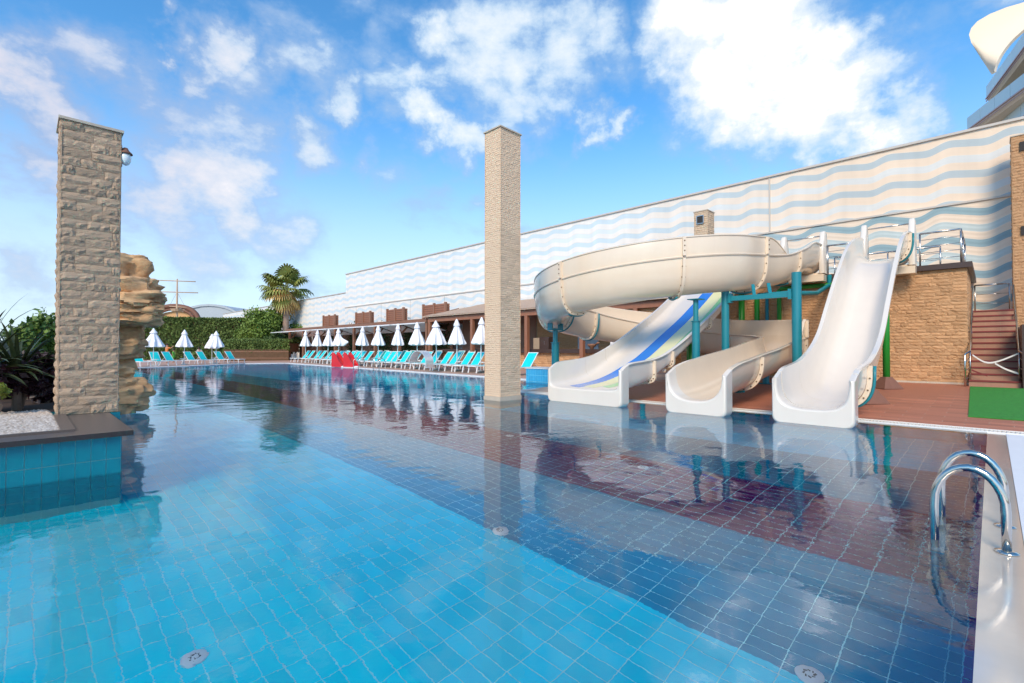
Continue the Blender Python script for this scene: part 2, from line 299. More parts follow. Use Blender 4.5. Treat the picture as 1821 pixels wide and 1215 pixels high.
# ------------------------------------------------------------------ mesh builder
class MB:
    def __init__(s): s.v = []; s.f = []; s.m = []
    def add(s, vs, fs, mi=0):
        o = len(s.v); s.v += [tuple(p) for p in vs]; s.f += [tuple(i+o for i in f) for f in fs]; s.m += [mi]*len(fs); return s
    def box(s, x0, y0, z0, x1, y1, z1, mi=0):
        return s.add([(x0,y0,z0),(x1,y0,z0),(x1,y1,z0),(x0,y1,z0),(x0,y0,z1),(x1,y0,z1),(x1,y1,z1),(x0,y1,z1)],
                     [(0,3,2,1),(4,5,6,7),(0,1,5,4),(1,2,6,5),(2,3,7,6),(3,0,4,7)], mi)
    def bar(s, a, b, w, h, mi=0, up=(0, 0, 1)):
        a, b = Vector(a), Vector(b); d = (b-a).normalized(); u = Vector(up)
        if abs(d.dot(u)) > .98: u = Vector((1, 0, 0))
        r = d.cross(u).normalized()*(w/2); q = r.cross(d).normalized()*(h/2)
        vs = [a-r-q, a+r-q, a+r+q, a-r+q, b-r-q, b+r-q, b+r+q, b-r+q]
        return s.add(vs, [(0,1,2,3),(7,6,5,4),(0,4,5,1),(1,5,6,2),(2,6,7,3),(3,7,4,0)], mi)
    def loft(s, rings, closed=True, caps=True, mi=0, loop=False):
        n = len(rings[0]); vs = [p for r in rings for p in r]; fs = []
        R = len(rings)
        for i in range(R if loop else R-1):
            j2 = (i+1) % R
            for j in range(n if closed else n-1):
                k = (j+1) % n; fs.append((i*n+j, i*n+k, j2*n+k, j2*n+j))
        if caps and not loop: fs.append(tuple(range(n-1, -1, -1))); fs.append(tuple((R-1)*n+j for j in range(n)))
        return s.add(vs, fs, mi)
    def tube(s, pts, r, n=8, mi=0, caps=True):
        pts = [Vector(p) for p in pts]; rs = r if isinstance(r, (list, tuple)) else [r]*len(pts); rings = []; ref = None
        for i, p in enumerate(pts):
            d = (pts[min(i+1, len(pts)-1)]-pts[max(i-1, 0)]).normalized()
            if ref is None: ref = d.orthogonal().normalized()
            ref = (ref-d*ref.dot(d)).normalized(); q = d.cross(ref)
            rings.append([p+(ref*cos(2*pi*k/n)+q*sin(2*pi*k/n))*rs[i] for k in range(n)])
        return s.loft(rings, caps=caps, mi=mi)
    def lathe(s, prof, c=(0, 0, 0), n=16, mi=0):
        rings = [[(c[0]+r*cos(2*pi*k/n), c[1]+r*sin(2*pi*k/n), c[2]+z) for k in range(n)] for r, z in prof]
        return s.loft(rings, mi=mi)
    def poly(s, pts, z0, z1, mi=0):
        n = len(pts); return s.add([(x, y, z0) for x, y in pts]+[(x, y, z1) for x, y in pts],
            [tuple(range(n-1, -1, -1)), tuple(range(n, 2*n))]+[(i, (i+1) % n, n+(i+1) % n, n+i) for i in range(n)], mi)
    def mesh(s, name, mats, smooth=False):
        me = bpy.data.meshes.new(name); me.from_pydata(s.v, [], s.f); me.update()
        for m_ in (mats if isinstance(mats, (list, tuple)) else [mats]): me.materials.append(M[m_] if isinstance(m_, str) else m_)
        if any(s.m): me.polygons.foreach_set('material_index', s.m)
        if smooth:
            me.polygons.foreach_set('use_smooth', [True]*len(me.polygons))
            if smooth is not True:
                try: me.set_sharp_from_angle(angle=radians(smooth))
                except Exception: pass
        return me
    def build(s, name, mats, parent=None, smooth=False, kind=None):
        return link(name, s.mesh(name, mats, smooth), parent, kind)
def link(name, me, parent=None, kind=None):
    o = bpy.data.objects.new(name, me); COL.objects.link(o)
    if parent:
        o.parent = parent
        if parent.get('wc'): o.location = -Vector(parent.location)      # parts of one-off things are modelled in world coordinates
    if kind: o['kind'] = kind
    return o
def tag(o, label, cat, group=None):
    o['label'] = label; o['category'] = cat
    if group: o['group'] = group
    return o
def thing(name, label, cat, loc=(0, 0, 0), group=None, world_coords=True, rz=0):
    o = bpy.data.objects.new(name, None); COL.objects.link(o); o.location = loc; o.rotation_euler = (0, 0, rz); o.empty_display_size = .2
    if world_coords: o['wc'] = 1
    return tag(o, label, cat, group)
def struct(name, mb, mats, smooth=False): return mb.build(name, mats, None, smooth, 'structure')
def copy_tree(root, loc, rz=0, label=None, group=None, scale=None):
    r = root.copy(); COL.objects.link(r); r.location = loc; r.rotation_euler = (0, 0, rz)
    if scale: r.scale = scale
    if label: r['label'] = label
    if group: r['group'] = group
    for ch in list(root.children):
        c = ch.copy(); COL.objects.link(c); c.parent = r
        for g in list(ch.children):
            d = g.copy(); COL.objects.link(d); d.parent = c
    return r
def spline(P, k=8):
    out = []; n = len(P)
    for i in range(n-1):
        a, b, c, d = P[max(i-1, 0)], P[i], P[i+1], P[min(i+2, n-1)]
        for j in range(k):
            t = j/k
            out.append(tuple(.5*((2*b[q])+(-a[q]+c[q])*t+(2*a[q]-5*b[q]+4*c[q]-d[q])*t*t+(-a[q]+3*b[q]-3*c[q]+d[q])*t**3) for q in range(len(b))))
    out.append(tuple(P[-1])); return out
def zd(x): return .04+.033*max(0, x-11.4)          # the slide deck rises gently away from the water
def edge_x(y): return 15.15+.062*(y-13.4)          # pool edge along the loungers
def zt(x, y): return .05+.02*max(0, x-edge_x(y))

# ------------------------------------------------------------------ setting: basin, water, ground
POOL = [(-9, .07), (10.95, .07), (10.95, 10.7), (14.3, 10.7), (14.3, 13.4), (edge_x(13.4), 13.4), (edge_x(47), 47), (14.2, 48.0), (9, 43.9), (5.6, 42.9), (-9, 42.9)]
DEP = -1.35
mb = MB(); mb.add([(x, y, DEP-.0018) for x, y in [(-9.2, -.2), (17.6, -.2), (17.6, 48.5), (-9.2, 48.5)]], [(0, 1, 2, 3)])
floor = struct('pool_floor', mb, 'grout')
mb = MB(); n = len(POOL)
mb.add([(x, y, .0) for x, y in POOL]+[(x, y, DEP-.05) for x, y in POOL], [(i, (i+1) % n, n+(i+1) % n, n+i) for i in range(n)])
basin = struct('pool_wall', mb, 'wall_tile_blue')
# tiles: 12.5 x 25 cm
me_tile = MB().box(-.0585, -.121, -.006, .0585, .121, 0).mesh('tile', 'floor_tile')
cand = []
for i in range(-4, 88):
    for j in range(0, 50):
        x, y = .125*i+.1375, .25*j+.345
        if x > 10.9 or (x < .8 and y > 6.85): continue
        cand.append((x*x+y*y*1.0, x, y))
def vis(x, y):
    d = x*.7106+y*.7036; r = x*.7036-y*.7106
    return d > .3 and abs(r/d) < 1.12 and d > 1.9 
near = sorted(c for c in cand if vis(c[1], c[2]))[:300]; ns = set(near)
for k, (_, x, y) in enumerate(near):
    o = link('tile', me_tile, floor); o.location = (x, y, DEP+rnd.uniform(0, .0015))
mb = MB()
for c in cand:
    if c in ns: continue
    mb.box(c[1]-.0585, c[2]-.121, DEP-.006, c[1]+.0585, c[2]+.121, DEP+rnd.uniform(0, .0015))
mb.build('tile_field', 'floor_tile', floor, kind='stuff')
mb = MB(); mv = MB()
for i in range(-4, 88):
    x = .125*i+.1375; mb.box(x-.0585, .149, DEP-.006, x+.0585, .216, DEP); mv.box(x-.0585, .072, DEP-.006, x+.0585, .141, DEP+.002)
mb.build('cut_tiles', 'floor_tile', floor, kind='stuff'); mv.build('border_tiles', 'wall_tile_violet', floor, kind='stuff')
mb = MB(); mb.add([(-9, 12.66, DEP), (17.6, 12.66, DEP), (17.6, 48.4, DEP), (-9, 48.4, DEP)], [(0, 1, 2, 3)]); mb.add([(10.93, .07, DEP-.002), (17.6, .07, DEP-.002), (17.6, 12.66, DEP-.002), (10.93, 12.66, DEP-.002)], [(0, 1, 2, 3)])
mb.build('far_floor', 'far_floor', floor)
# violet tiles on the wall under the near right edge
me_vt = MB().box(-.0585, 0, -.1215, .0585, .006, .1215).mesh('tile', 'wall_tile_violet')
mb = MB().box(-1, .05, DEP, 10.95, .069, -.004); vg = mb.build('side_wall', 'grout_wall', basin)
for i in range(2, 87):
    for j in range(5):
        o = link('tile', me_vt, vg); o.location = (i*.125+.0625, .069, -.135-.25*j)
mb = MB(); n = len(POOL)
mb.add([(x, y, 0) for x, y in POOL], [tuple(range(n))])
water = struct('water', mb, 'water')
# ground sheet with the pool left open
OUT = [(-600, -600), (700, -600), (700, 900), (-600, 900)]
mb = MB(); gx0, gy0, gx1, gy1 = -9.3, -.3, 17.7, 48.6
xs = [-600, gx0, gx1, 900]; ys = [-600, gy0, gy1, 1100]
vs_ = [(x, y, -.03) for y in ys for x in xs]
fs_ = [(r*4+c, r*4+c+1, (r+1)*4+c+1, (r+1)*4+c) for r in range(3) for c in range(3) if not (r == 1 and c == 1)]
mb.add(vs_, fs_); struct('ground', mb, 'ground')

# right hand coping and white floor beside the camera
mb = MB().box(-4, -.14, -.06, 10.95, .07, .004); struct('coping', mb, 'coping')
mb = MB().box(-4, -6, -.06, 10.95, -.143, .008); struct('white_floor', mb, 'white_plaster')
# slide deck: terrace base, planks laid in staggered rows, drain along the water
base = MB(); base.add([(11.2, -6, zd(11.2)-.012), (26, -6, zd(26)-.012), (26, 10.7, zd(26)-.012), (11.2, 10.7, zd(11.2)-.012)], [(0, 1, 2, 3)])
deck = struct('deck', base, 'deck_joint')
me_pl = MB().box(-.096, -.444, -.01, .096, .444, 0).mesh('plank', 'deck')
pls = []
for i in range(0, 41):
    x = 11.31+i*.2
    for j in range(-4, 12):
        y = -2.2+j*.9+(i % 3)*.3
        if y+.45 > 10.7: continue
        pls.append((x*.7106+y*.7036+abs(y)*.4, x, y))
pls.sort()
ang = math.atan(.033)
mbs = MB()
for k, (_, x, y) in enumerate(pls):
    if k < 300:
        o = link('plank', me_pl, deck); o.location = (x, y, zd(x)); o.rotation_euler = (0, -ang, 0)
    else:
        z = zd(x); mbs.add([(x+a, y+b, zd(x+a)+c) for c in (-.01, 0) for a, b in ((-.097, -.447), (.097, -.447), (.097, .447), (-.097, .447))],
                           [(4,5,6,7),(0,1,5,4),(1,2,6,5),(2,3,7,6),(3,0,4,7)])
mbs.build('plank_field', 'deck', deck, kind='stuff')
mb = MB().box(10.95, -.6, -.3, 11.0, 10.7, .022).box(11.17, -.6, -.3, 11.2, 10.7, .034); edge = struct('pool_edging', mb, 'white_edge')
mb = MB().box(11.0, -.6, -.3, 11.17, 10.7, .0); mb.build('drain_channel', 'dark_gap', edge)
mb = MB()
for i in range(0, 225):
    y = -.58+i*.05; mb.box(11.002, y, .004, 11.168, y+.026, .026)
mb.build('drain_slats', 'grate', edge, kind='stuff')
# edging and terrace round the far part of the pool
mb = MB()
def strip(p, q, w, z0, z1, mi=0):
    d = (Vector(q)-Vector(p)); nrm_ = Vector((d.y, -d.x)).normalized()*w
    mb.poly([p, q, (q[0]+nrm_.x, q[1]+nrm_.y), (p[0]+nrm_.x, p[1]+nrm_.y)], z0, z1, mi)
mb.box(11.2, 10.7, -.3, 14.3, 10.95-.25+.001, .05)
mb = MB()
pe = [(edge_x(13.4), 13.4), (edge_x(47), 47)]
mb.poly([pe[0], (pe[0][0]+.32, pe[0][1]), (pe[1][0]+.32, pe[1][1]), pe[1]], -.3, .045)
mb.poly([(14.2, 48), (17.2, 47), (17.5, 47.4), (14.3, 48.4)], -.3, .045)
mb.poly([(9, 43.9), (14.2, 48), (14.0, 48.35), (8.8, 44.25)], -.3, .045)
mb.poly([(5.6, 42.9), (9, 43.9), (8.9, 44.3), (5.5, 43.3)], -.3, .045)
mb.poly([(-9, 42.9), (5.6, 42.9), (5.5, 43.3), (-9, 43.3)], -.3, .045)
mb.poly([(10.95, 10.48), (14.3, 10.48), (14.3, 10.7), (10.95, 10.7)], -.3, .05)
struct('far_edging', mb, 'white_edge')
mb = MB()
x0, x1 = edge_x(13.4)+.32, edge_x(47)+.32
mb.add([(x0, 13.4, .04), (26, 13.4, .24), (28, 80, .24), (x1, 80, .04), (x1, 47, .04)], [(0, 1, 2, 3, 4)])
mb.add([(14.3, 10.7, .05), (26, 10.7, .25), (26, 13.4, .24), (x0, 13.4, .04), (14.3, 13.4, .04)], [(0, 1, 2, 3, 4)])
mb.add([(14.3, 48.35, .035), (17.5, 47.3, .035), (x1, 80, .035), (-40, 80, .035), (-40, 43.2, .035), (5.5, 43.2, .035), (8.8, 44.2, .035)], [(0, 1, 2, 3, 4, 5, 6)])
struct('terrace', mb, 'terrace')

# ------------------------------------------------------------------ stone cladding
VAR = []
for q in range(14):
    r2 = random.Random(q+100)
    nx, nz_ = 5, 3
    vs_ = []; 
    for b in range(nz_+1):
        for a in range(nx+1):
            edge_ = (a in (0, nx)) or (b in (0, nz_))
            d = r2.uniform(.15, .6) if edge_ else r2.uniform(.45, 1.15)
            vs_.append(((a/nx-.5)+(0 if a in (0, nx) else r2.uniform(-.06, .06)), -d, (b/nz_-.5)+(0 if b in (0, nz_) else r2.uniform(-.08, .08))))
    n0 = len(vs_)
    vs_ += [(-.5, 0, -.5), (.5, 0, -.5), (.5, 0, .5), (-.5, 0, .5)]
    fs_ = [(b*(nx+1)+a, b*(nx+1)+a+1, (b+1)*(nx+1)+a+1, (b+1)*(nx+1)+a) for b in range(nz_) for a in range(nx)]
    fs_ += [tuple([n0, n0+1]+list(range(nx, -1, -1))), tuple([n0+2, n0+3]+[nz_*(nx+1)+a for a in range(nx+1)]),
            tuple([n0+3, n0]+[b*(nx+1) for b in range(nz_+1)]), tuple([n0+1, n0+2]+[b*(nx+1)+nx for b in range(nz_, -1, -1)])]
    VAR.append((vs_, fs_))
STONE_ME = {}
def stone_mesh(q, m_):
    if (q, m_) not in STONE_ME: STONE_ME[(q, m_)] = MB().add(*VAR[q]).mesh('stone', m_)
    return STONE_ME[(q, m_)]
def clad(parent, faces, ch, lr, m_, proud=.03, limit=300, key=None, seed=1):
    """faces: (origin, along, width, z0, z1, outward) ; courses of split stones standing proud of a wall"""
    r2 = random.Random(seed); L = []
    for (o, al, w, z0, z1, nn) in faces:
        al = Vector(al).normalized(); nn = Vector(nn).normalized(); nc = max(1, round((z1-z0)/ch)); hh = (z1-z0)/nc
        for c in range(nc):
            x = 0
            while x < w-1e-4:
                l = r2.uniform(*lr)
                if w-x-l < lr[0]*.6: l = w-x
                l = min(l, w-x)
                ctr = Vector(o)+al*(x+l/2)+Vector((0, 0, z0+hh*(c+.5)-o[2]))
                L.append((ctr, l-.003, hh-.003, al, nn, r2.randrange(14), r2.uniform(.6, 1.25)*proud, r2.choice((1, -1))))
                x += l
    cpos = Vector((0, 0, 1.35))
    L.sort(key=(key or (lambda s_: (s_[0]-cpos).length)))
    big = MB(); kind = 'stone'
    for k, (c, l, h, al, nn, q, d, fl) in enumerate(L):
        rot = Matrix((al, -nn, Vector((0, 0, 1)))).transposed()
        if al.cross(-nn).z < 0: al2 = -al; rot = Matrix((al2, -nn, Vector((0, 0, 1)))).transposed()
        if k < limit:
            o = link('stone', stone_mesh(q, m_), parent)
            o.rotation_euler = rot.to_euler(); o.scale = (l, d, h)
            o.location = c-Vector(parent.location) if parent.get('wc') else c
        else:
            vs0, fs0 = VAR[q]; big.add([c+rot@Vector((p[0]*l, p[1]*d, p[2]*h)) for p in vs0], fs0)
    if big.v: big.build('stone_field', m_, parent, kind='stuff')
def pillar(name, label, x0, y0, x1, y1, z0, z1, m_, ch, lr, limit=300, cap='stone_smooth', foot=0, proud=.03):
    t = thing(name, label, 'pillar', ((x0+x1)/2, (y0+y1)/2, z0))
    i = .02
    MB().box(x0+i, y0+i, z0, x1-i, y1-i, z1-.01).build('core', 'mortar', t)
    zs = z0+foot
    if foot: MB().box(x0-.01, y0-.01, z0, x1+.01, y1+.01, zs).build('plinth', 'stone_smooth', t)
    S = [((x0, y0+i, zs), (1, 0, 0), x1-x0, zs, z1-.02, (0, -1, 0)), ((x0+i, y0, zs), (0, 1, 0), y1-y0, zs, z1-.02, (-1, 0, 0)),
         ((x1-i, y0, zs), (0, 1, 0), y1-y0, zs, z1-.02, (1, 0, 0)), ((x0, y1-i, zs), (1, 0, 0), x1-x0, zs, z1-.02, (0, 1, 0))]
    clad(t, S, ch, lr, m_, proud, limit, key=lambda s_: (0 if s_[4].y < -.5 else 1 if s_[4].x < -.5 else 2 if s_[4].x > .5 else 3), seed=int(x0*10)+3)
    MB().box(x0-.02, y0-.02, z1-.02, x1+.02, y1+.02, z1+.015).build('cap', cap, t)
    return t
p1 = pillar('stone_pillar', 'broad brown split stone pillar at the left, rising from the pebble planter', .33, 8.94, .985, 9.6, .45, 4.5, 'stone_dark', .122, (.15, .40), proud=.028)
p2 = pillar('stone_pillar', 'tall slender beige stone pillar standing in the middle of the pool', 8.66, 9.0, 9.43, 9.62, -.03, 7.14, 'stone', .055, (.13, .30), foot=.14, proud=.012)
MB().box(8.66, 9.0, DEP, 9.43, 9.62, -.035).build('foot', 'stone_smooth', p2)
p3 = pillar('stone_pillar', 'beige stone pillar with a small vent behind the slide tower, its top above the curved slide', 20.0, 8.36, 20.7, 8.94, .3, 7.15, 'stone', .09, (.15, .3), limit=200)
MB().box(19.955, 8.52, 6.62, 19.975, 8.78, 6.92).build('vent', 'dark_gap', p3)
m_ = MB(); [m_.bar((19.95, 8.51, z), (19.95, 8.79, z), .03, .03) for z in (6.61, 6.93)]; [m_.bar((19.95, y, 6.61), (19.95, y, 6.93), .03, .03) for y in (8.51, 8.79)]; m_.build('vent_frame', 'steel', p3)
p4 = pillar('stone_pillar', 'stone pillar at the right edge beside the top of the red stairs', 23.2, -1.2, 23.9, -.52, .3, 8.45, 'stone_warm', .10, (.16, .32))
for z in (7.9, 5.1):
    MB().box(23.155, -1.0, z, 23.175, -.72, z+.3).build('vent', 'dark_gap', p4)

# ------------------------------------------------------------------ left planter
pl = thing('planter', 'raised planter with teal tiled side and dark granite coping at the left', 'planter', (-3, 8, 0))
MB().box(-9, 6.83, DEP, .775, 14, .40).build('body', 'grout_wall', pl)
me_pt = MB().box(-.0595, 0, -.1215, .0595, .007, .1215).mesh('tile', 'wall_tile_teal')
for i in range(-20, 6):
    for j in range(2):
        o = link('tile', me_pt, pl); o.location = Vector((i*.125+.0875, 6.823, .278-.25*j))-Vector(pl.location)
mbs = MB()
for i in range(-20, 6):
    for j in range(2, 6): mbs.box(i*.125+.028, 6.823, .1565-.25*j, i*.125+.147, 6.83, .3995-.25*j)
for j in range(58):
    for k in range(7): mbs.box(.775, 6.832+j*.125, .1565-.25*k, .782, 6.95+j*.125, .3995-.25*k)
mbs.build('tile_field', 'wall_tile_teal', pl, kind='stuff')
MB().box(.30, 8.92, -.8, 1.0, 9.62, .445).build('pillar_base', 'wall_tile_teal', pl)
mb = MB().box(-9, 6.77, .40, .87, 7.12, .452).box(.42, 7.123, .40, .87, 8.9, .4515); cp = mb.build('coping', 'granite', pl)
MB().box(-9, 6.762, .398, .872, 6.77, .451).box(.87, 6.765, .398, .876, 8.9, .450).build('coping_edge', 'granite_edge', pl)
MB().box(-9, 7.122, .40, .30, 7.18, .475).box(.30, 7.122, .40, .418, 8.9, .475).build('inner_kerb', 'granite', pl)
MB().box(-9, 7.18, .38, .3, 14, .42).box(.3, 9.63, .38, .77, 14, .421).build('soil', 'soil', pl)
# pebbles
r3 = random.Random(5); mb = MB()
for k in range(7000):
    x = r3.uniform(-2.6, .29); y = r3.uniform(7.19, 9.9)
    if y > 8.9 and x > .27: continue
    s_ = r3.uniform(.025, .058); z = .425+r3.uniform(0, .018); a = r3.uniform(0, pi)
    ca, sa = cos(a)*s_, sin(a)*s_; hh = s_*r3.uniform(.45, .8)
    mb.add([(x+ca*1.3, y+sa*1.3, z), (x-sa, y+ca, z), (x-ca*1.3, y-sa*1.3, z), (x+sa, y-ca, z), (x, y, z+hh), (x, y, z-hh*.3)],
           [(0,1,4),(1,2,4),(2,3,4),(3,0,4)])
pb = mb.build('pebbles', 'pebble', None, True, 'stuff'); tag(pb, 'white pebbles spread in the planter before the stone pillar', 'pebbles')

# foliage helpers
def leaves(mb, pts, size, rr, asp=1.6, mi=0):
    for p in pts:
        d = Vector((rr.gauss(0, 1), rr.gauss(0, 1), rr.gauss(0, .8))).normalized(); q = d.orthogonal().normalized(); q.rotate(Matrix.Rotation(rr.uniform(0, 6.28), 3, d))
        s_ = size*rr.uniform(.6, 1.3); w = d.cross(q)*s_/asp/2; q = q*s_; p = Vector(p)
        mb.add([p, p+q*.5+w, p+q, p+q*.5-w], [(0, 1, 2, 3)], mi)
def blob_pts(c, r, n, rr, shell=.45, lump=.35, seed=0):
    out = []
    while len(out) < n:
        d = Vector((rr.gauss(0, 1), rr.gauss(0, 1), rr.gauss(0, 1))).normalized()
        k = 1+lump*mnoise.noise(d*2.3+Vector((seed, 0, 0)))+lump*.5*mnoise.noise(d*6+Vector((0, seed, 0)))
        f = rr.uniform(shell, 1)**.5*k
        out.append((c[0]+d.x*r[0]*f, c[1]+d.y*r[1]*f, c[2]+d.z*r[2]*f))
    return out
def tree(name, label, cat, c, r, n, size, m_, base, group=None, clumps=7, seed=1, trunk=.12):
    rr = random.Random(seed); t = thing(name, label, cat, base, group)
    mb = MB()
    for k in range(clumps):
        a = rr.uniform(0, 6.28); e = rr.uniform(-.6, .9)
        cc = (c[0]+cos(a)*r[0]*.55*rr.uniform(.4, 1), c[1]+sin(a)*r[1]*.55*rr.uniform(.4, 1), c[2]+e*r[2]*.55)
        f = rr.uniform(.42, .62)
        leaves(mb, blob_pts(cc, (r[0]*f, r[1]*f, r[2]*f), n//clumps, rr, .3, .4, seed+k*3), size, rr)
    mb.build('crown', m_, t)
    mt = MB(); mt.tube([(base[0], base[1], base[2]), (base[0]+.05, base[1], (base[2]+c[2])/2), c], [trunk, trunk*.75, trunk*.3], 8)
    mt.build('trunk', 'bark', t, True)
    ml = MB()
    for k in range(6):
        a = rr.uniform(0, 6.28); p = Vector(base).lerp(Vector(c), rr.uniform(.35, .8)); q = p+Vector((cos(a)*r[0]*.6, sin(a)*r[1]*.6, r[2]*.5))
        ml.tube([p, p.lerp(q, .5)+Vector((0, 0, .1)), q], [trunk*.4, trunk*.28, trunk*.1], 5)
    ml.build('limbs', 'bark', t, True)
    return t
def sword_plant(label, x, y, z, n, L, seed, m_='leaf_sword', w=.045, droop=1.0, stem=.3):
    rr = random.Random(seed); t = thing('sword_plant', label, 'plant', (x, y, z), 'sword leaved plants in the planter')
    MB().tube([(x, y, z-.05), (x, y, z+stem*.6), (x+.02, y, z+stem)], [.06, .05, .04], 8).build('stem', 'bark', t, True)
    for k in range(n):
        a = rr.uniform(0, 6.28); el = rr.uniform(.1, 1.35); l = L*rr.uniform(.7, 1.1); mb = MB(); pts = []
        p = Vector((x, y, z+stem)); d = Vector((cos(a)*cos(el), sin(a)*cos(el), sin(el))); side = Vector((-sin(a), cos(a), 0)); L1 = []; R1 = []; C1 = []
        for s_ in range(8):
            f = s_/7; ww = w*(1-f)**.6*min(1, .45+f*3)
            L1.append(p+side*ww); R1.append(p-side*ww); C1.append(p-Vector((0, 0, ww*.5)))
            d = (d+Vector((0, 0, -.085*droop*(1+f*1.5)))).normalized(); p = p+d*l/7
        mb.add(L1+C1+R1, [(i, i+1, 8+i+1, 8+i) for i in range(7)]+[(8+i, 8+i+1, 16+i+1, 16+i) for i in range(7)])
        mb.build('leaf', m_, t, True)
    return t
sword_plant('sword leaved green plant at the far left edge of the planter', -.42, 10.3, .42, 60, .95, 3, stem=.55, w=.042)
sword_plant('sword leaved plant spreading in front of the yellow green bush', -.05, 10.5, .42, 60, .9, 4, stem=.55, w=.04)
sword_plant('tall sword leaved plant deepest in the planter', -.45, 12.0, .42, 40, 1.2, 8, stem=.85, w=.035)
tree('leafy_bush', 'bright green bush just left of the broad stone pillar', 'bush', (.12, 12.6, 1.55), (.48, .6, .6), 3600, .11, 'leaf_light', (.12, 12.6, .4), seed=21, trunk=.06)
tree('leafy_bush', 'dark purple leaved shrub under the sword leaved plants', 'bush', (-.02, 10.75, .92), (.62, .5, .34), 4600, .11, 'leaf_purple', (-.02, 10.75, .4), seed=22, trunk=.04, clumps=9)
tree('leafy_bush', 'low dark shrub close behind the broad stone pillar', 'bush', (.3, 11.6, .62), (.3, .4, .28), 2200, .10, 'leaf_purple', (.3, 11.6, .4), seed=27, trunk=.03, clumps=5)
tree('leafy_bush', 'purple leaved shrub at the left edge behind the pebbles', 'bush', (-.62, 10.2, .85), (.5, .5, .38), 3600, .11, 'leaf_purple', (-.62, 10.2, .4), seed=23, trunk=.04)
tree('leafy_bush', 'small yellow green plant low at the left edge', 'bush', (-.24, 9.6, .72), (.17, .17, .17), 420, .07, 'leaf_yellow', (-.24, 9.6, .42), seed=24, trunk=.02, clumps=4)
tree('leafy_bush', 'dark leafy hedge plant filling the back of the planter', 'bush', (-.1, 13.2, .8), (1.0, .5, .55), 7000, .13, 'leaf_purple', (-.1, 13.2, .4), seed=25, trunk=.06, clumps=10)

# rocks
def rock(c, s_, seed, parent, m_='rock', name='rock'):
    rr = random.Random(seed); N, K = 22, 40; rings = []
    for i in range(N+1):
        ph = -pi/2+pi*i/N; ring = []
        for k in range(K):
            a = 2*pi*k/K; f = .55
            def se(v, p): return math.copysign(abs(v)**p, v)
            d = Vector((se(cos(ph), f)*se(cos(a), f*1.2), se(cos(ph), f)*se(sin(a), f*1.2), se(sin(ph), f)))
            q = Vector((c[0]+d.x*s_[0], c[1]+d.y*s_[1], c[2]+d.z*s_[2]))
            nn = mnoise.noise(q*2.2+Vector((seed, 0, 0)))*.20+abs(mnoise.noise(Vector((q.x*3.5, q.y*3.5, q.z*11))+Vector((seed, 0, 0))))*-.17+.05+mnoise.noise(q*9)*.07+abs(mnoise.noise(q*20))*-.045
            ring.append(q+Vector((d.x, d.y, d.z*.4))*nn)
        rings.append(ring)
    return MB().loft(rings).build(name, m_, parent, 50)
rf = thing('rock_formation', 'layered brown artificial rock stack behind the broad stone pillar', 'rocks', (1.2, 13.0, 0))
def at(px, py, d):                        # lateral and height of a rock layer at a given distance
    r = (px-910.5)/862*d; return Vector((.7106*d+.7036*r, .7036*d-.7106*r, 1.35-(py-620.6)/862*d))
for k, (pxr, y0, y1, dd, w) in enumerate([(258, 456, 502, 10.6, .75), (272, 498, 530, 10.5, .85), (280, 520, 545, 10.4, .85), (279, 540, 562, 10.35, .85), (277, 560, 576, 10.4, .8), (244, 574, 612, 10.7, .55), (246, 608, 634, 10.6, .6),
                                      (233, 630, 668, 10.7, .5), (236, 655, 700, 10.5, .55), (253, 672, 700, 10.4, .6), (246, 690, 725, 10.3, .55), (226, 705, 748, 10.2, .5)]):
    c = at(pxr-w*862/dd*.5+(-3, 4, 0, 2)[k % 4], (y0+y1)/2, dd); rock(c, (w*.5, w*.5, (y1-y0)/862*dd*.60), k+3, rf)
c = at(249, 592, 10.9); rock(c, (.06, .16, .38), 40, rf)
mb = MB().tube([(.95, 13.2, -1.35), (.95, 13.2, 3)], .35, 10); mb.build('core', 'rock', rf)

# lamp on the left pillar
lp = thing('wall_lamp', 'bell shaped wall lamp hanging on the right side of the broad stone pillar', 'lamp', (1.1, 9.2, 4.25))
MB().bar((.98, 9.0, 4.27), (1.05, 9.0, 4.27), .03, .03).build('bracket', 'brown_trim', lp)
MB().lathe([(.0, .05), (.025, .045), (.04, .01), (.08, -.03), (.085, -.045), (.06, -.045)], (1.035, 9.0, 4.25), 18).build('cap', 'brown_trim', lp, True)
MB().lathe([(.055, 0), (.07, -.04), (.065, -.10), (.04, -.15), (.015, -.165), (.0, -.17)], (1.035, 9.0, 4.205), 18).build('globe', 'lamp_globe', lp, True)

# ------------------------------------------------------------------ ladder at the right and floor inlets
def ladder(label, pts, drop=1.05, dirn=1, name='pool_ladder', r=.0255, group=None):
    (xa, ya), (xb, yb), reach, h = pts
    t = thing(name, label, 'ladder', ((xa+xb)/2, (ya+yb)/2, 0), group)
    for (x, y) in ((xa, ya), (xb, yb)):
        P = [(x, y, 0), (x, y, h*.5)]
        for k in range(1, 14):
            a = pi*k/14; P.append((x+reach[0]*(1-cos(a))/2, y+reach[1]*(1-cos(a))/2, h*.5+sin(a)*h*.5))
        P += [(x+reach[0], y+reach[1], h*.45), (x+reach[0], y+reach[1], -drop)]
        MB().tube(P, r, 14).build('rail', 'chrome', t, True)
        MB().lathe([(.0, .0), (.062, .0), (.062, .008), (.03, .018), (.0, .018)], (x, y, .006), 20).build('flange', 'chrome', t, True)
    for z in (-.25, -.52, -.8):
        MB().box(xa+reach[0]-.04, min(ya, yb)+reach[1]-.05, z-.015, xb+reach[0]+.04, max(ya, yb)+reach[1]+.04, z+.015).build('tread', 'steel', t) if abs(reach[1]) > abs(reach[0]) else \
        MB().box(xa+reach[0]-.05, min(ya, yb), z-.015, xa+reach[0]+.05, max(ya, yb), z+.015).build('tread', 'steel', t)
    return t
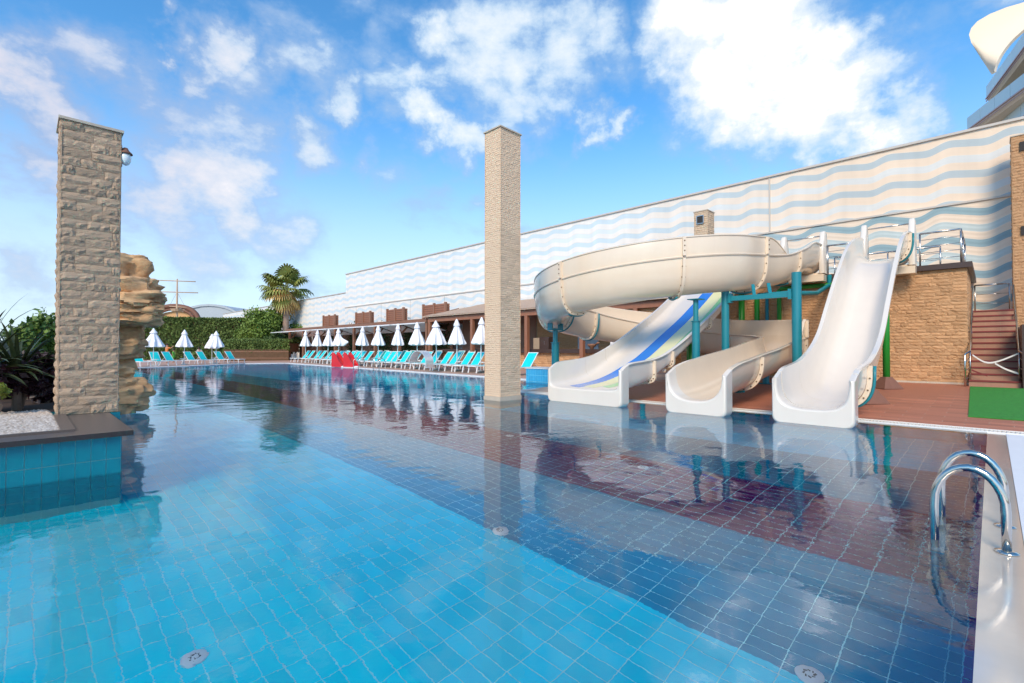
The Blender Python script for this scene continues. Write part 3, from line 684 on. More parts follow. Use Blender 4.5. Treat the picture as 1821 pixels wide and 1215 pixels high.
ladder('polished steel pool ladder on the coping at the right', ((4.58, -.055), (5.24, -.055), (0, .36), .535))
ladder('small steel ladder at the far pool side before the loungers', ((edge_x(27.6)+.15, 27.3), (edge_x(27.6)+.15, 28.0), (-.45, 0), .75), r=.022)
ladder('small steel ladder between the two red slides and the steel arch', ((edge_x(30.6)+.15, 30.3), (edge_x(30.6)+.15, 31.0), (-.45, 0), .75), r=.022)
INL = [('round white floor inlet in the light blue tiles at the lower left', .80, 3.66), ('round floor inlet in the reflection of the tall slender pillar', 3.43, 3.56), ('round floor inlet at the lower right edge of the picture', 3.43, .82),
       ('round floor inlet in the purple band near the ladder', 6.22, .78), ('round floor inlet in the purple band before the slides', 6.25, 3.56), ('round floor inlet in the purple band right of the tall pillar reflection', 6.39, 6.38)]
for lb, x, y in INL:
    t = thing('floor_inlet', lb, 'inlet', (x, y, DEP), 'round floor inlets')
    MB().lathe([(.0, .002), (.078, .002), (.078, .012), (.066, .02), (.0, .022)], (x, y, DEP), 28).build('plate', 'white_plastic', t, 40)
    m_ = MB()
    for k in range(8):
        a = k*pi/4; m_.bar((x+cos(a)*.022, y+sin(a)*.022, DEP+.0225), (x+cos(a+.5)*.035, y+sin(a+.5)*.035, DEP+.0225), .008, .003)
    m_.build('slot', 'black', t)

# ------------------------------------------------------------------ slides
def section(w, zf, zr, p, n=22, th=.045, lip=.075):
    I = [(-w*math.copysign(abs(cos(pi*k/n))**p, cos(pi*k/n)), zr-(zr-zf)*abs(sin(pi*k/n))**p) for k in range(n+1)]
    O = []
    for k in range(n, -1, -1):
        u, z = I[k]; f = (w+th)/w
        O.append((u*f, min(z-th*abs(sin(pi*k/n))**.7, zr-.055)))
    return I+[(w+lip, zr), (w+lip+.012, zr-.02), (w+lip, zr-.05)]+O+[(-w-lip, zr-.05), (-w-lip-.012, zr-.02), (-w-lip, zr)]
def frames(path):
    out = []
    for i, s_ in enumerate(path):
        a, b = path[max(i-1, 0)], path[min(i+1, len(path)-1)]
        d = Vector((b[0]-a[0], b[1]-a[1], 0)).normalized(); out.append((Vector((s_[0], s_[1], 0)), Vector((-d.y, d.x, 0))))   # lateral: left of travel
    return out
def trough(path, w, p, name, m_, parent, th=.045, lip=.075):
    F = frames(path); rings = []
    for (o, l), s_ in zip(F, path):
        rings.append([o-l*u+Vector((0, 0, z)) for u, z in section(w, s_[2], s_[3], p, th=th, lip=lip)])
    return MB().loft(rings).build(name, m_, parent, 35)
def flange(path, i, w, p, parent, bracket=False, both=True, side=-1):
    """bolted joint ring round the outside of the trough at station i"""
    F = frames(path); o, l = F[i]; s_ = path[i]; t_ = Vector((l.y, -l.x, 0))
    if t_.dot(Vector((path[min(i+1, len(path)-1)][0]-path[max(i-1, 0)][0], path[min(i+1, len(path)-1)][1]-path[max(i-1, 0)][1], 0))) < 0: t_ = -t_
    n = 22; A = []; B = []
    for k in range(n+1):
        c = cos(pi*k/n); s2 = abs(sin(pi*k/n))
        for L_, e in ((A, .045), (B, .125)):
            L_.append((-(w+e)*math.copysign(abs(c)**p, c), s_[3]-.06-((s_[3]-.06)-s_[2]+e)*s2**p))
    rings = []
    for dt in (-.035, .035):
        rings.append([o+t_*dt-l*u+Vector((0, 0, z)) for u, z in A]+[o+t_*dt-l*u+Vector((0, 0, z)) for u, z in reversed(B)])
    f = MB().loft(rings).build('joint_flange', 'gel', parent, 30)
    mb = MB()
    for k in range(1, n, 2):
        u = (A[k][0]+B[k][0])/2; z = (A[k][1]+B[k][1])/2
        for sgn in (-1, 1):
            q = o+t_*(sgn*.036)-l*u+Vector((0, 0, z)); mb.tube([q, q+t_*sgn*.016], .016, 6)
    mb.build('bolts', 'bolt', f, kind='stuff')
    if bracket:
        mb = MB(); rng = range(0, n//2+2) if side < 0 else range(n//2-2, n+1)
        P = [o+t_*.06*(bracket)-l*(B[k][0]*1.03)+Vector((0, 0, B[k][1]-.01)) for k in rng]
        mb.tube(P, .028, 6); mb.build('bracket', 'teal_steel', parent, True)
    return f
def sub(path, x0, x1): return [s_ for s_ in path if x0-1e-6 <= s_[0] <= x1+1e-6]
def exit_lip(label_name, xs_front, yc, w, p, zf, zr, length, parent, m_='gel_white', lipz=.02):
    """moulded box end hanging over the water: U shaped inside, straight outer sides and a rounded front"""
    def sec(x, f):
        I = section(w, zf(x), zr(x), p)[:23]
        hw = w+.085; r = .13; b = -.03; top = zr(x)
        O = [(hw-.02, top+.0), (hw, top-.02), (hw, b+r)]+[(hw-r+r*cos(a), b+r-r*sin(a)) for a in (pi/8, pi/4, 3*pi/8)]+[(hw-r, b)]
        O += [(-q[0], q[1]) for q in reversed(O)]
        return [Vector((x, yc+u*f, z)) for u, z in I+O]
    xs_ = [xs_front+length*k/10 for k in range(11)]
    R = [sec(x, 1) for x in xs_]
    def inset(ring, e, dx):
        o = []
        for i_, q in enumerate(ring):
            if i_ < 23: sgn = 1 if q.y > yc else -1; o.append(Vector((q.x-dx, q.y+(e*sgn if abs(q.y-yc) > w*.5 else 0), q.z-(e if abs(q.y-yc) < w*.97 else 0))))
            else: sgn = 1 if q.y > yc else -1; o.append(Vector((q.x-dx, q.y-e*sgn*(1 if abs(q.y-yc) > w*.6 else .5), q.z+(e if q.z < .2 else -e*.6))))
        return o
    rs_ = [inset(R[0], .036*(1-cos(t_)), .07*sin(t_)) for t_ in (pi/2, pi*.4, pi*.28, pi*.14)]
    f0 = rs_[0]
    mb = MB(); rings = rs_+R; mb.loft(rings, caps=False)
    n = 23; no = len(R[0])-n
    # front cap: joins inner curve to outer contour
    I = f0[:n]; O = f0[n:]
    mb2 = []; vs_ = list(f0); fs_ = []
    # outer order runs right-top -> bottom -> left-top, inner runs left-top -> right-top
    Oi = list(range(n, n+no))[::-1]
    a = b = 0; Ii = list(range(n))
    while a < n-1 or b < no-1:
        if b >= no-1 or (a < n-1 and a/(n-1) <= b/(no-1)): fs_.append((Ii[a], Ii[a+1], Oi[b])); a += 1
        else: fs_.append((Ii[a], Oi[b+1], Oi[b])); b += 1
    mb.add(vs_, fs_)
    return mb.build('exit_lip', m_, parent, 40)

def lerp_tab(T):
    def f(x):
        for (a, b), (c, d) in zip(T, T[1:]):
            if x <= c: 
                t = (x-a)/(c-a); return b+(d-b)*max(0, t)
        return T[-1][1]
    return f
# --- slide 3: the steep straight one at the right
s3 = thing('water_slide', 'steep straight white slide at the right, dropping from the stone tower', 'water slide', (15, 2.3, 0))
P3 = [(9.9, .27, .80), (10.4, .27, .98), (11.0, .29, 1.05), (11.6, .33, 1.13), (12.4, .5, 1.36), (13.2, .92, 1.76), (14.0, 1.48, 2.42), (14.8, 2.1, 3.08), (15.6, 2.75, 3.68), (16.4, 3.35, 4.2), (17.2, 3.8, 4.55), (18.0, 3.98, 4.76), (18.7, 3.97, 4.84), (19.35, 3.95, 4.84)]
path3 = [(x, 2.3, a, b) for x, a, b in spline(P3, 6)]
fz = lerp_tab([(s_[0], s_[2]) for s_ in path3]); fr_ = lerp_tab([(s_[0], s_[3]) for s_ in path3])
sections3 = sub(path3, 10.12, 19.4)
for a, b in ((0, 12), (12, 38), (38, len(sections3)-1)):
    q_ = sections3[a:b+1]; q_[0] = (q_[0][0]+.005,)+q_[0][1:]; q_[-1] = (q_[-1][0]-.005,)+q_[-1][1:]
    trough(q_, .56, .62, 'chute_section', 'gel_white', s3)
exit_lip('', 9.93, 2.3, .56, .62, fz, fr_, .24, s3)
q3 = sub(path3, 10.12, 19.4)
for i in (12, len(q3)-12): flange(q3, i, .56, .62, s3, bracket=1, side=1); 
def gate(parent, yc, x=19.2, w=.60, zb=3.9, zt_=5.36):
    for sg in (-1, 1):
        y = yc+sg*w
        prof = [(x-.3, zb), (x-.42, zb+.7), (x-.34, zb+1.05), (x-.24, zb+1.15), (x-.20, zt_-.12), (x-.14, zt_-.03), (x-.05, zt_), (x+.1, zt_-.04), (x+.22, zt_-.35), (x+.27, zb+.6), (x+.30, zb)]
        rings = []
        for dy, sc in ((-.075, .93), (-.06, .985), (-.03, 1), (.03, 1), (.06, .985), (.075, .93)):
            cx = x-.05; cz = (zb+zt_)/2; rings.append([(cx+(a-cx)*sc, y+dy, cz+(b-cz)*(sc if b > zb+.1 else 1)) for a, b in prof])
        MB().loft(rings).build('side_fin', 'gel_white', parent, 45)
    MB().tube([(x, yc-w, zt_-.15), (x, yc+w, zt_-.15)], .02, 8).build('grab_bar', 'chrome', parent, True)
    MB().tube([(x-.15, yc-w, zb-.02), (x-.15, yc+w, zb-.02)], .06, 8).build('cross_beam', 'gel', parent, True)
    MB().box(x-.5, yc-w-.1, zb-.28, x-.1, yc+w+.1, zb-.06).build('start_box', 'gel', parent)
gate(s3, 2.3)
def post(parent, x, y, z0, z1, r, m_='green_paint', cone=True):
    MB().tube([(x, y, z0), (x, y, z1)], r, 14).build('support_post', m_, parent, True)
    if cone: MB().lathe([(.38, 0), (.38, .02), (.13, .33), (.0, .33)], (x, y, z0), 4).build('post_base', 'brown_trim', parent)
post(s3, 17.2, 2.13, zd(17.2), 3.7, .085); post(s3, 13.6, 2.0, zd(13.6), 1.1, .08)

# --- slide 1: the wide one with coloured stripes
s1 = thing('water_slide', 'wide white slide with blue yellow and green stripes, left of the other slides', 'water slide', (14, 7.2, 0))
P1 = [(9.75, .36, .84), (10.1, .38, 1.0), (10.8, .46, 1.06), (11.4, .60, 1.12), (12.0, .82, 1.25), (13.0, 1.24, 1.6), (14.1, 1.74, 2.07), (15.4, 2.34, 2.66), (16.5, 2.92, 3.22), (17.5, 3.46, 3.78), (18.5, 3.84, 4.2), (19.4, 3.95, 4.4)]
path1 = [(x, 7.2, a, b) for x, a, b in spline(P1, 6)]
fz = lerp_tab([(s_[0], s_[2]) for s_ in path1]); fr_ = lerp_tab([(s_[0], s_[3]) for s_ in path1]); fz1 = fz; fr1 = fr_
sections1 = sub(path1, 10.0, 19.5)
for a, b in ((0, 12), (12, 21), (21, 34), (34, len(sections1)-1)):
    q_ = sections1[a:b+1]; q_[0] = (q_[0][0]+.005,)+q_[0][1:]; q_[-1] = (q_[-1][0]-.005,)+q_[-1][1:]
    trough(q_, 1.03, .25, 'chute_section', 'gel_white', s1)
exit_lip('', 9.78, 7.2, 1.03, .25, fz, fr_, .27, s1)
q1 = sub(path1, 10.0, 19.5)
for i in (12, 21, 34): flange(q1, i, 1.03, .25, s1)
for nm, m_, a0, a1, b0, b1, st in (('blue stripe along the slide', 'stripe_blue', 7.88, 7.5, 7.42, 7.02, 10.0), ('pale yellow stripe along the slide', 'stripe_yellow', 7.49, 7.1, 7.01, 6.61, 10.1), ('green stripe along the slide', 'stripe_green', 7.0, 6.72, 6.60, 6.27, 10.2)):
    mb = MB(); top = []; 
    for k in range(60):
        x = st+(19.2-st)*(k/59)**1.1; e = min(1, (x-st)/2.6)
        ya, yb = a0+(b0-a0)*e, a1+(b1-a1)*e
        if k == 0: ya = yb
        def zq(y): 
            u = min(.999, abs(y-7.2)/1.03); c = u**4; sn = sqrt(1-c*c)**.25; zr_ = fr1(x); return zr_-(zr_-fz1(x))*sn+.006
        cols = [(x, ya+(yb-ya)*q/4, zq(ya+(yb-ya)*q/4)) for q in range(5)]
        top.append(cols+[(a, b, c_-.004) for a, b, c_ in reversed(cols)])
    o = mb.loft(top).build('stripe', m_, s1); o['label'] = nm
post(s1, 14.5, 6.6, zd(14.5), 1.5, .09, 'green_paint', False); post(s1, 17.0, 7.8, zd(17), 2.9, .09, 'green_paint', False)
for x in (12.1, 15.2):
    MB().tube([(x, 6.2, fz1(x)-.1), (x, 8.2, fz1(x)-.1)], .05, 8).build('cross_beam', 'gel', s1, True)

# --- slide 2: the spiral
s2 = thing('water_slide', 'cream spiral tube slide winding over the striped slide and ending between the others', 'water slide', (14.8, 8, 0))
PTS = [(19.35, 4.65, 3.95, 4.86), (18.6, 4.65, 3.94, 4.86), (18.0, 4.67, 3.84, 4.80), (17.3, 4.74, 3.60, 4.50), (16.6, 4.90, 3.38, 4.26), (15.8, 5.10, 3.22, 4.14)]
CX, CY, RR = 14.8, 8.35, 3.1
ztab = [(-90, 3.1), (-125, 2.9), (-180, 2.55), (-230, 2.2), (-270, 1.93), (-330, 1.5), (-360, 1.3)]
for th_ in range(-90, -361, -15):
    zf = None
    for (a, za), (b, zb) in zip(ztab, ztab[1:]):
        if b <= th_ <= a: zf = za+(zb-za)*(a-th_)/(a-b); break
    dep = .95 if th_ > -280 else .95-.15*(-280-th_)/80
    PTS.append((CX+RR*cos(radians(th_)), CY+RR*sin(radians(th_)), zf, zf+dep))
PTS += [(17.9, 7.4, 1.2, 1.98)]
for k, a in enumerate((0, -22, -45, -68, -90)):
    f = k/4; PTS.append((15.7+2.2*cos(radians(a)), 6.55+2.15*sin(radians(a)), 1.12-.2*f, 1.12-.2*f+.76))
i_end_turn = len(PTS)
PTS += [(14.6, 4.4, .80, 1.54), (13.3, 4.4, .62, 1.36), (12.0, 4.4, .46, 1.22), (11.2, 4.4, .36, 1.12), (10.7, 4.4, .31, 1.06), (10.2, 4.4, .28, .96), (9.8, 4.4, .27, .80)]
KS = 6
path2 = spline(PTS, KS)
lipi = next(i for i, s_ in enumerate(path2) if i > 150 and s_[0] < 10.14)
cuts = [0, 3*KS+2, 5*KS+4, 9*KS, 13*KS-2, 16*KS+2, 19*KS, 22*KS, 26*KS, 30*KS, 33*KS, 37*KS, lipi]
cuts = sorted(set(c for c in cuts if c <= lipi))
W2, PP = .56, .78
for a, b in zip(cuts, cuts[1:]):
    trough(path2[a:b+1], W2, PP, 'chute_section', 'gel', s2)
for c in cuts[1:-1]: flange(path2, c, W2, PP, s2, bracket=1, side=1 if True else -1)
fz = lambda x: .27+.02*(x-9.8); fr_ = lerp_tab([(9.8, .80), (10.2, .97), (10.7, 1.06), (11.5, 1.1)])
def exit_tab(i): 
    pts_ = sorted((s_[0], s_[i]) for s_ in path2 if s_[1] < 4.45 and s_[0] < 12)
    return lerp_tab(pts_)
exit_lip('', 9.86, 4.4, W2, PP, exit_tab(2), exit_tab(3), path2[lipi][0]-9.86+.02, s2)
# raised splash wall on the outside of the bend
F2 = frames(path2); w0, w1 = 4*KS+2, (i_end_turn)*KS-3
def hwall(i):
    e = min(1, (i-w0)/7, (w1-i)/3); return .02+.5*sin(max(0, e)*pi/2)
segs = [w0]+[c for c in cuts if w0 < c < w1]+[w1]
for a, b in zip(segs, segs[1:]):
    rings = []
    for i in range(a, b+1):
        o, l = F2[i]; zr = path2[i][3]; h = hwall(i)
        # travel turns right, so the outer side is the left one (+l)
        rings.append([o+l*u+Vector((0, 0, zr+z)) for u, z in ((W2+.0, -.0), (W2+.03, h*.5), (W2-.01, h-.02), (W2+.01, h), (W2+.035, h), (W2+.075, h-.015), (W2+.075, h-.04), (W2+.05, h-.045), (W2+.075, h*.5), (W2+.05, 0))])
    MB().loft(rings).build('splash_wall', 'gel', s2, 30)
for i in segs[1:-1]:
    o, l = F2[i]; zr = path2[i][3]; h = hwall(i); t_ = Vector((l.y, -l.x, 0))
    mb = MB().add([o+l*u+t_*s_+Vector((0, 0, zr+z)) for s_ in (-.04, .04) for u, z in ((W2+.06, 0), (W2+.14, 0), (W2+.14, h-.04), (W2+.06, h-.04))], [(0,1,2,3),(7,6,5,4),(0,4,5,1),(1,5,6,2),(2,6,7,3),(3,7,4,0)])
    f = mb.build('wall_flange', 'gel', s2)
    mb = MB()
    for q in (.25, .5, .75):
        p_ = o+l*(W2+.14)+Vector((0, 0, zr+h*q)); mb.tube([p_, p_+l*.015], .018, 6)
    mb.build('bolts', 'bolt', f, kind='stuff')
gate(s2, 4.65)
def teal_post(parent, x, y, z0, z1, r, r2=None, zs=None):
    if zs:
        MB().tube([(x, y, z0), (x, y, zs)], r, 14).build('support_post', 'teal_steel', parent, 40)
        MB().tube([(x, y, zs-.01), (x, y, z1)], r2, 12).build('post_sleeve', 'teal_steel', parent, 40)
        MB().lathe([(.0, 0), (r+.03, 0), (r+.03, .02), (0, .02)], (x, y, zs), 14).build('collar', 'teal_steel', parent)
    else: MB().tube([(x, y, z0), (x, y, z1)], r, 14).build('support_post', 'teal_steel', parent, 40)
    MB().box(x-.2, y-.2, z0, x+.2, y+.2, z0+.02).build('base_plate', 'teal_steel', parent)
teal_post(s2, 12.75, 10.55, zd(12), 2.02, .13, .085, 1.55)
MB().box(12.45, 10.45, 1.98, 13.05, 10.65, 2.04).box(12.45, 10.45, 2.04, 12.5, 10.65, 2.22).box(13.0, 10.45, 2.04, 13.05, 10.65, 2.22).build('saddle', 'teal_steel', s2)
teal_post(s2, 13.02, 5.78, zd(13), 2.72, .105, .07, 2.1)
MB().box(12.85, 5.6, 2.70, 13.2, 5.95, 2.72).build('saddle', 'teal_steel', s2)
teal_post(s2, 14.0, 5.36, zd(14), 3.0, .105); teal_post(s2, 14.0, 3.56, zd(14), 3.32, .115)
MB().bar((14, 3.6, 2.76), (14, 5.32, 2.76), .13, .13).build('cross_beam', 'teal_steel', s2)
for y in (4.2, 4.6): MB().bar((14.05, y, 2.8), (14.3, y+.12, 3.12), .08, .08).build('prop', 'teal_steel', s2)
for y in (3.7, 5.22): MB().box(13.9, y-.04, 2.64, 14.1, y+.04, 2.9).build('bracket', 'teal_steel', s2)
teal_post(s2, 17.2, 9.8, zd(17), 1.5, .1); teal_post(s2, 16.9, 5.2, zd(17), .9, .1)
MB().tube([(15.9, 5.1, 3.0), (15.9, 4.3, 3.0), (18.0, 4.0, 3.15), (19.2, 3.9, 3.5), (19.3, 3.9, 3.85)], .07, 10).build('water_pipe', 'teal_steel', s2, True)

# ------------------------------------------------------------------ slide tower
tw = thing('slide_tower', 'stone clad slide tower with a dark slab and steel railings', 'tower', (21.5, 4.5, .25))
MB().box(19.43, .53, .0, 24.2, 9.2, 3.72).build('core', 'mortar', tw)
clad(tw, [((19.42, .5, .34), (0, 1, 0), 8.75, .34, 3.74, (-1, 0, 0)), ((19.42, .52, .34), (1, 0, 0), 3.6, .34, 3.74, (0, -1, 0)), ((19.42, 9.21, .34), (1, 0, 0), 4.6, .34, 3.74, (0, 1, 0))], .10, (.16, .42), 'stone_warm', .03, 300, seed=9)
MB().box(19.38, .48, .25, 19.43, 9.2, .36).build('skirting', 'stone_smooth', tw)
MB().box(19.28, .38, 3.73, 24.3, 9.3, 3.89).build('slab', 'brown_counter', tw)
def rail(parent, P, h, n_bars=4, r=.02, z=None, name='railing'):
    for i, p in enumerate(P): MB().tube([p, (p[0], p[1], p[2]+h)], .024, 8).build('rail_post', 'steel', parent, True)
    for a, b in zip(P, P[1:]):
        MB().tube([(a[0], a[1], a[2]+h), (b[0], b[1], b[2]+h)], .028, 8).build('handrail', 'steel', parent, True)
        for k in range(1, n_bars+1):
            f = h*k/(n_bars+1); MB().tube([(a[0], a[1], a[2]+f), (b[0], b[1], b[2]+f)], .010, 6).build('rail_bar', 'steel', parent, True)
rail(tw, [(19.45, 1.55, 3.89), (19.45, .62, 3.89), (20.9, .62, 3.89), (22.4, .62, 3.89)], 1.0)
rail(tw, [(19.45, 3.98, 3.89), (19.45, 3.05, 3.89)], 1.0)
rail(tw, [(21.6, 1.2, 3.89), (21.6, 2.6, 3.89), (21.6, 4.2, 3.89)], .9, 3)
rail(tw, [(19.45, 6.0, 3.89), (19.45, 5.35, 3.89)], 1.0)
for y in (4.3, 4.75, 6.5): 
    pass
gp = thing('pipe_run', 'green water pipes on the tower wall behind the spiral slide', 'pipes', (19.2, 6, .3))
MB().tube([(19.22, 5.45, .3), (19.22, 5.45, 3.45), (19.22, 5.38, 3.52), (19.22, 3.3, 3.52)], .075, 10).build('pipe', 'green_paint', gp, True)
MB().tube([(19.22, 6.2, .3), (19.22, 6.2, 3.3)], .09, 10).build('pipe', 'green_paint', gp, True)
MB().tube([(19.22, 6.75, .3), (19.22, 6.75, 3.6)], .11, 10).build('pipe', 'green_paint', gp, True)
o = MB().tube([(19.2, 5.85, .3), (19.2, 5.85, 3.4)], .06, 10).build('pipe', 'teal_steel', gp, True); o['label'] = 'teal pipe among the green ones'

# stairs
st = thing('staircase', 'red brown tiled staircase climbing beside the stone tower', 'stairs', (19, 0, .3))
RZ, TR, X0S, Z0S = .18, .3, 18.9, .29
for k in range(13):
    x = X0S+k*TR
    MB().box(x, -.55, Z0S if k == 0 else Z0S+k*RZ-.02, x+TR+ (0 if k < 12 else 1.9), .48, Z0S+(k+1)*RZ-.006).build('step', 'step', st)
    MB().box(x-.025, -.55, Z0S+(k+1)*RZ-.04, x+.05, .48, Z0S+(k+1)*RZ+.002).build('nosing', 'step_red', st)
    for q in (-.2, .15): MB().box(x-.003, q, Z0S+k*RZ+.01, x, q+.008, Z0S+(k+1)*RZ-.045).build('joint', 'mortar', st)
MB().box(18.7, -.75, .2, 24.2, -.57, 2.0).build('side_wall', 'brown_counter', st)
for y in (.45, -.52):
    P = [(18.75, y+(.1 if y > 0 else -.12), .29), (18.75, y+(.1 if y > 0 else -.12), 1.2), (18.95, y, 1.28), (19.1, y, 1.35), (22.6, y, 3.42)]
    MB().tube(P, .026, 10).build('handrail', 'chrome', st, True)
    for x in (19.1, 20.6, 22.1): MB().tube([(x, y, Z0S+(x-X0S)/TR*RZ), (x, y, 1.35+(x-19.1)*.591)], .02, 8).build('rail_post', 'steel', st, True)
    for f in (.2, .45, .7):
        MB().tube([(18.75, y+(.1 if y > 0 else -.12), .29+f*.95), (19.1, y, .35+f*1.1)], .01, 6).build('rail_bar', 'steel', st, True)
rail(st, [(24.1, .42, 2.63), (24.1, -.45, 2.63)], 1.0, 2)
tp = thing('barrier_tape', 'loose white and red tape tied across the stairs', 'tape', (19.1, 0, 1))
def ribbon(P, m_, w=.045):
    pts = spline(P, 6); MB().loft([[Vector(p)+Vector((0, 0, w/2)), Vector(p)+Vector((.002, 0, w/2)), Vector(p)+Vector((.002, 0, -w/2)), Vector(p)-Vector((0, 0, w/2))] for p in pts]).build('strip', m_, tp)
ribbon([(19.0, .40, 1.18), (19.0, .15, .98), (19.0, -.1, 1.0), (19.0, -.5, 1.22)], 'tape_white')
ribbon([(18.99, -.05, .95), (18.98, -.25, .8), (18.98, -.5, .68)], 'tape_white', .05)
ribbon([(19.0, .42, .75), (18.97, .25, .66), (18.95, .1, .6)], 'step_red')
mt = MB(); mt.add([(x, y, zd(x)+dz) for dz in (.004, .018) for x, y in ((12.45, .33), (18.7, .45), (18.7, -2.2), (12.45, -2.2))], [(3,2,1,0),(4,5,6,7),(0,1,5,4),(1,2,6,5),(2,3,7,6),(3,0,4,7)])
tag(mt.build('floor_mat', 'astro'), 'bright green artificial grass mat before the stairs', 'mat')

# light blue tiled block at the recess
tb = thing('tiled_block', 'light blue tiled low wall beside the striped slide', 'low wall', (15, 12, 0))
MB().box(14.32, 10.72, DEP, 15.4, 13.38, .56).build('body', 'grout', tb)
me_bt = MB().box(0, -.058, -.12, .008, .058, .12).mesh('tile', 'wall_tile_blue')
for j in range(21):
    for k in range(3):
        o = link('tile', me_bt, tb); o.location = Vector((14.312, 10.78+j*.1265, .43-.25*k))-Vector(tb.location)
MB().box(14.28, 10.7, .56, 15.42, 13.42, .60).build('coping', 'white_edge', tb)

# ------------------------------------------------------------------ long painted wall
bw = thing('wave_wall_building', 'long building wall painted with blue and cream waves, receding into the distance', 'building', (25, 25, 0))
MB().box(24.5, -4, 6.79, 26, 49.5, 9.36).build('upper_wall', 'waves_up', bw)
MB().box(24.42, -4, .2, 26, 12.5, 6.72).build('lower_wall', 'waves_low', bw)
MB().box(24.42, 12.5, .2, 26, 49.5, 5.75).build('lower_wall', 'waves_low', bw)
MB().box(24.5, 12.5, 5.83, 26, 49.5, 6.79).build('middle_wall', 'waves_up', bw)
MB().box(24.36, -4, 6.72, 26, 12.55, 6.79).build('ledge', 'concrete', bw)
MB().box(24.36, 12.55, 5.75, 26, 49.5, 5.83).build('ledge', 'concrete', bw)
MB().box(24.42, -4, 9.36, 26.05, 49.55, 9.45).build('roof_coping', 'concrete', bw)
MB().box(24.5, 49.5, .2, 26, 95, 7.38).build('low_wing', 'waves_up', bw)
MB().box(24.42, 49.55, 7.38, 26.05, 95, 7.46).build('roof_coping', 'concrete', bw)
MB().box(24.46, 7.28, 6.85, 24.5, 7.34, 9.36).build('joint_pipe', 'concrete', bw)
mb = MB()
for y in (2.4, 12.0, 17, 22, 27, 32, 37, 42, 47): mb.box(24.412, y, .25, 24.42, y+.02, 5.7)
mb.build('panel_joint', 'mortar', bw)

# hotel beyond the wall
ht = thing('hotel_tower', 'cream hotel with curved roof canopy and glass balconies at the top right corner', 'hotel', (60, 0, 0))
FV = Vector((.7106, .7036, 0)); RV = Vector((.7036, -.7106, 0))
def hp(px, py, d):                        # a point on the line of sight through the photograph, at forward distance d
    a = (px-910.5)/862.06; b = (py-607.5)/862.06
    v = FV*(cos(PITCH)+sin(PITCH)*b)+RV*a+Vector((0, 0, sin(PITCH)-cos(PITCH)*b)); v = v*(d/(cos(PITCH)+sin(PITCH)*b)); return v+Vector((0, 0, 1.35))
for k, (pa, pb_) in enumerate([((1720, 232), (1822, 156)), ((1754, 176), (1822, 84)), ((1752, 262), (1822, 206))]):
    a = hp(*pa, 44); b0 = hp(*pb_, 44); zz = a.z
    # where the second sight line meets the slab's height
    tt = (zz-1.35)/(b0.z-1.35); b = Vector((b0.x*tt, b0.y*tt, zz)); ev = (a-b).normalized(); sv = Vector((ev.y, -ev.x, 0)); b = b-ev*9; L_ = (a-b).length
    if sv.dot(RV) < 0: sv = -sv
    pts = [a, a+sv*9+ev*1.5, b+sv*9, b]
    mb = MB(); mb.add([p for p in pts]+[p-Vector((0, 0, .42))+(sv*.25 if q in (0, 3) else sv*0) for q, p in enumerate(pts)], [(0,1,2,3), (7,6,5,4)]+[(i, (i+1) % 4, 4+(i+1) % 4, 4+i) for i in range(4)]); mb.build('balcony_slab', 'hotel_white', ht)
    MB().bar(a-sv*.05+Vector((0, 0, -.02)), b-sv*.05+Vector((0, 0, -.02)), .08, .09).build('slab_edge', 'mauve', ht)
    MB().bar(a-sv*.02+Vector((0, 0, -.24)), b-sv*.02+Vector((0, 0, -.24)), .08, .05).build('slab_edge', 'mauve', ht)
    for q in range(int(L_/2.0)):
        if k == 0 and q == 5: continue
        MB().bar(a-ev*(q*2.0+.02)+Vector((0, 0, .58)), a-ev*(q*2.0+1.97)+Vector((0, 0, .58)), .03, 1.08).build('balustrade_pane', 'hotel_glass', ht)
    MB().bar(a+Vector((0, 0, .58)), a+sv*5+ev*.8+Vector((0, 0, .58)), .03, 1.08).build('balustrade_pane', 'hotel_glass', ht)
    c = a+sv*3.2-ev*2.0-Vector((0, 0, .42)); e2 = c-ev*(L_-2)
    mb = MB(); mb.add([c, e2, e2-Vector((0, 0, 2.5)), c-Vector((0, 0, 2.5)), c+sv*8, e2+sv*8, e2+sv*8-Vector((0, 0, 2.5)), c+sv*8-Vector((0, 0, 2.5))], [(0,1,2,3),(4,7,6,5),(0,3,7,4),(1,5,6,2)]); mb.build('facade_wall', 'hotel_white', ht)
    for q in range(4):
        s0 = c-ev*(.8+q*3.2)-sv*.03; s1_ = s0-ev*1.7
        MB().bar(s0-Vector((0, 0, 1.35)), s1_-Vector((0, 0, 1.35)), .06, 2.2).build('window', 'dark_window', ht)
        MB().bar(s1_-ev*.5-sv*.9, s1_-ev*.9-sv*1.3-Vector((0, 0, 2.6)), .35, .5).build('column', 'hotel_white', ht)
out = [(1860, -8), (1821, 4), (1790, 13), (1760, 25), (1738, 38), (1727, 50), (1723, 62), (1727, 76), (1737, 92), (1752, 110), (1767, 126)]
inn = [(1860, 25), (1821, 52), (1806, 65), (1796, 75), (1788, 85), (1781, 95), (1777, 102), (1774, 109), (1771, 115), (1769, 121), (1767.5, 127)]
rings = []
for a, b in zip(out, inn):
    pa, pb = hp(*a, 43.4), hp(*b, 42.2); nn_ = Vector((0, 0, .3))+FV*.7+RV*.9
    rings.append([pa, pa.lerp(pb, .33)+FV*.25, pa.lerp(pb, .66)+FV*.3, pb, pb+nn_, pa.lerp(pb, .5)+FV*.4+nn_, pa+nn_*.6])
MB().loft(rings).build('roof_canopy', 'hotel_white', ht, 50)
core = hp(1900, 620, 52)
MB().box(core.x-3, core.y-6, 0, core.x+8, core.y+5, 27).build('core', 'hotel_white', ht)

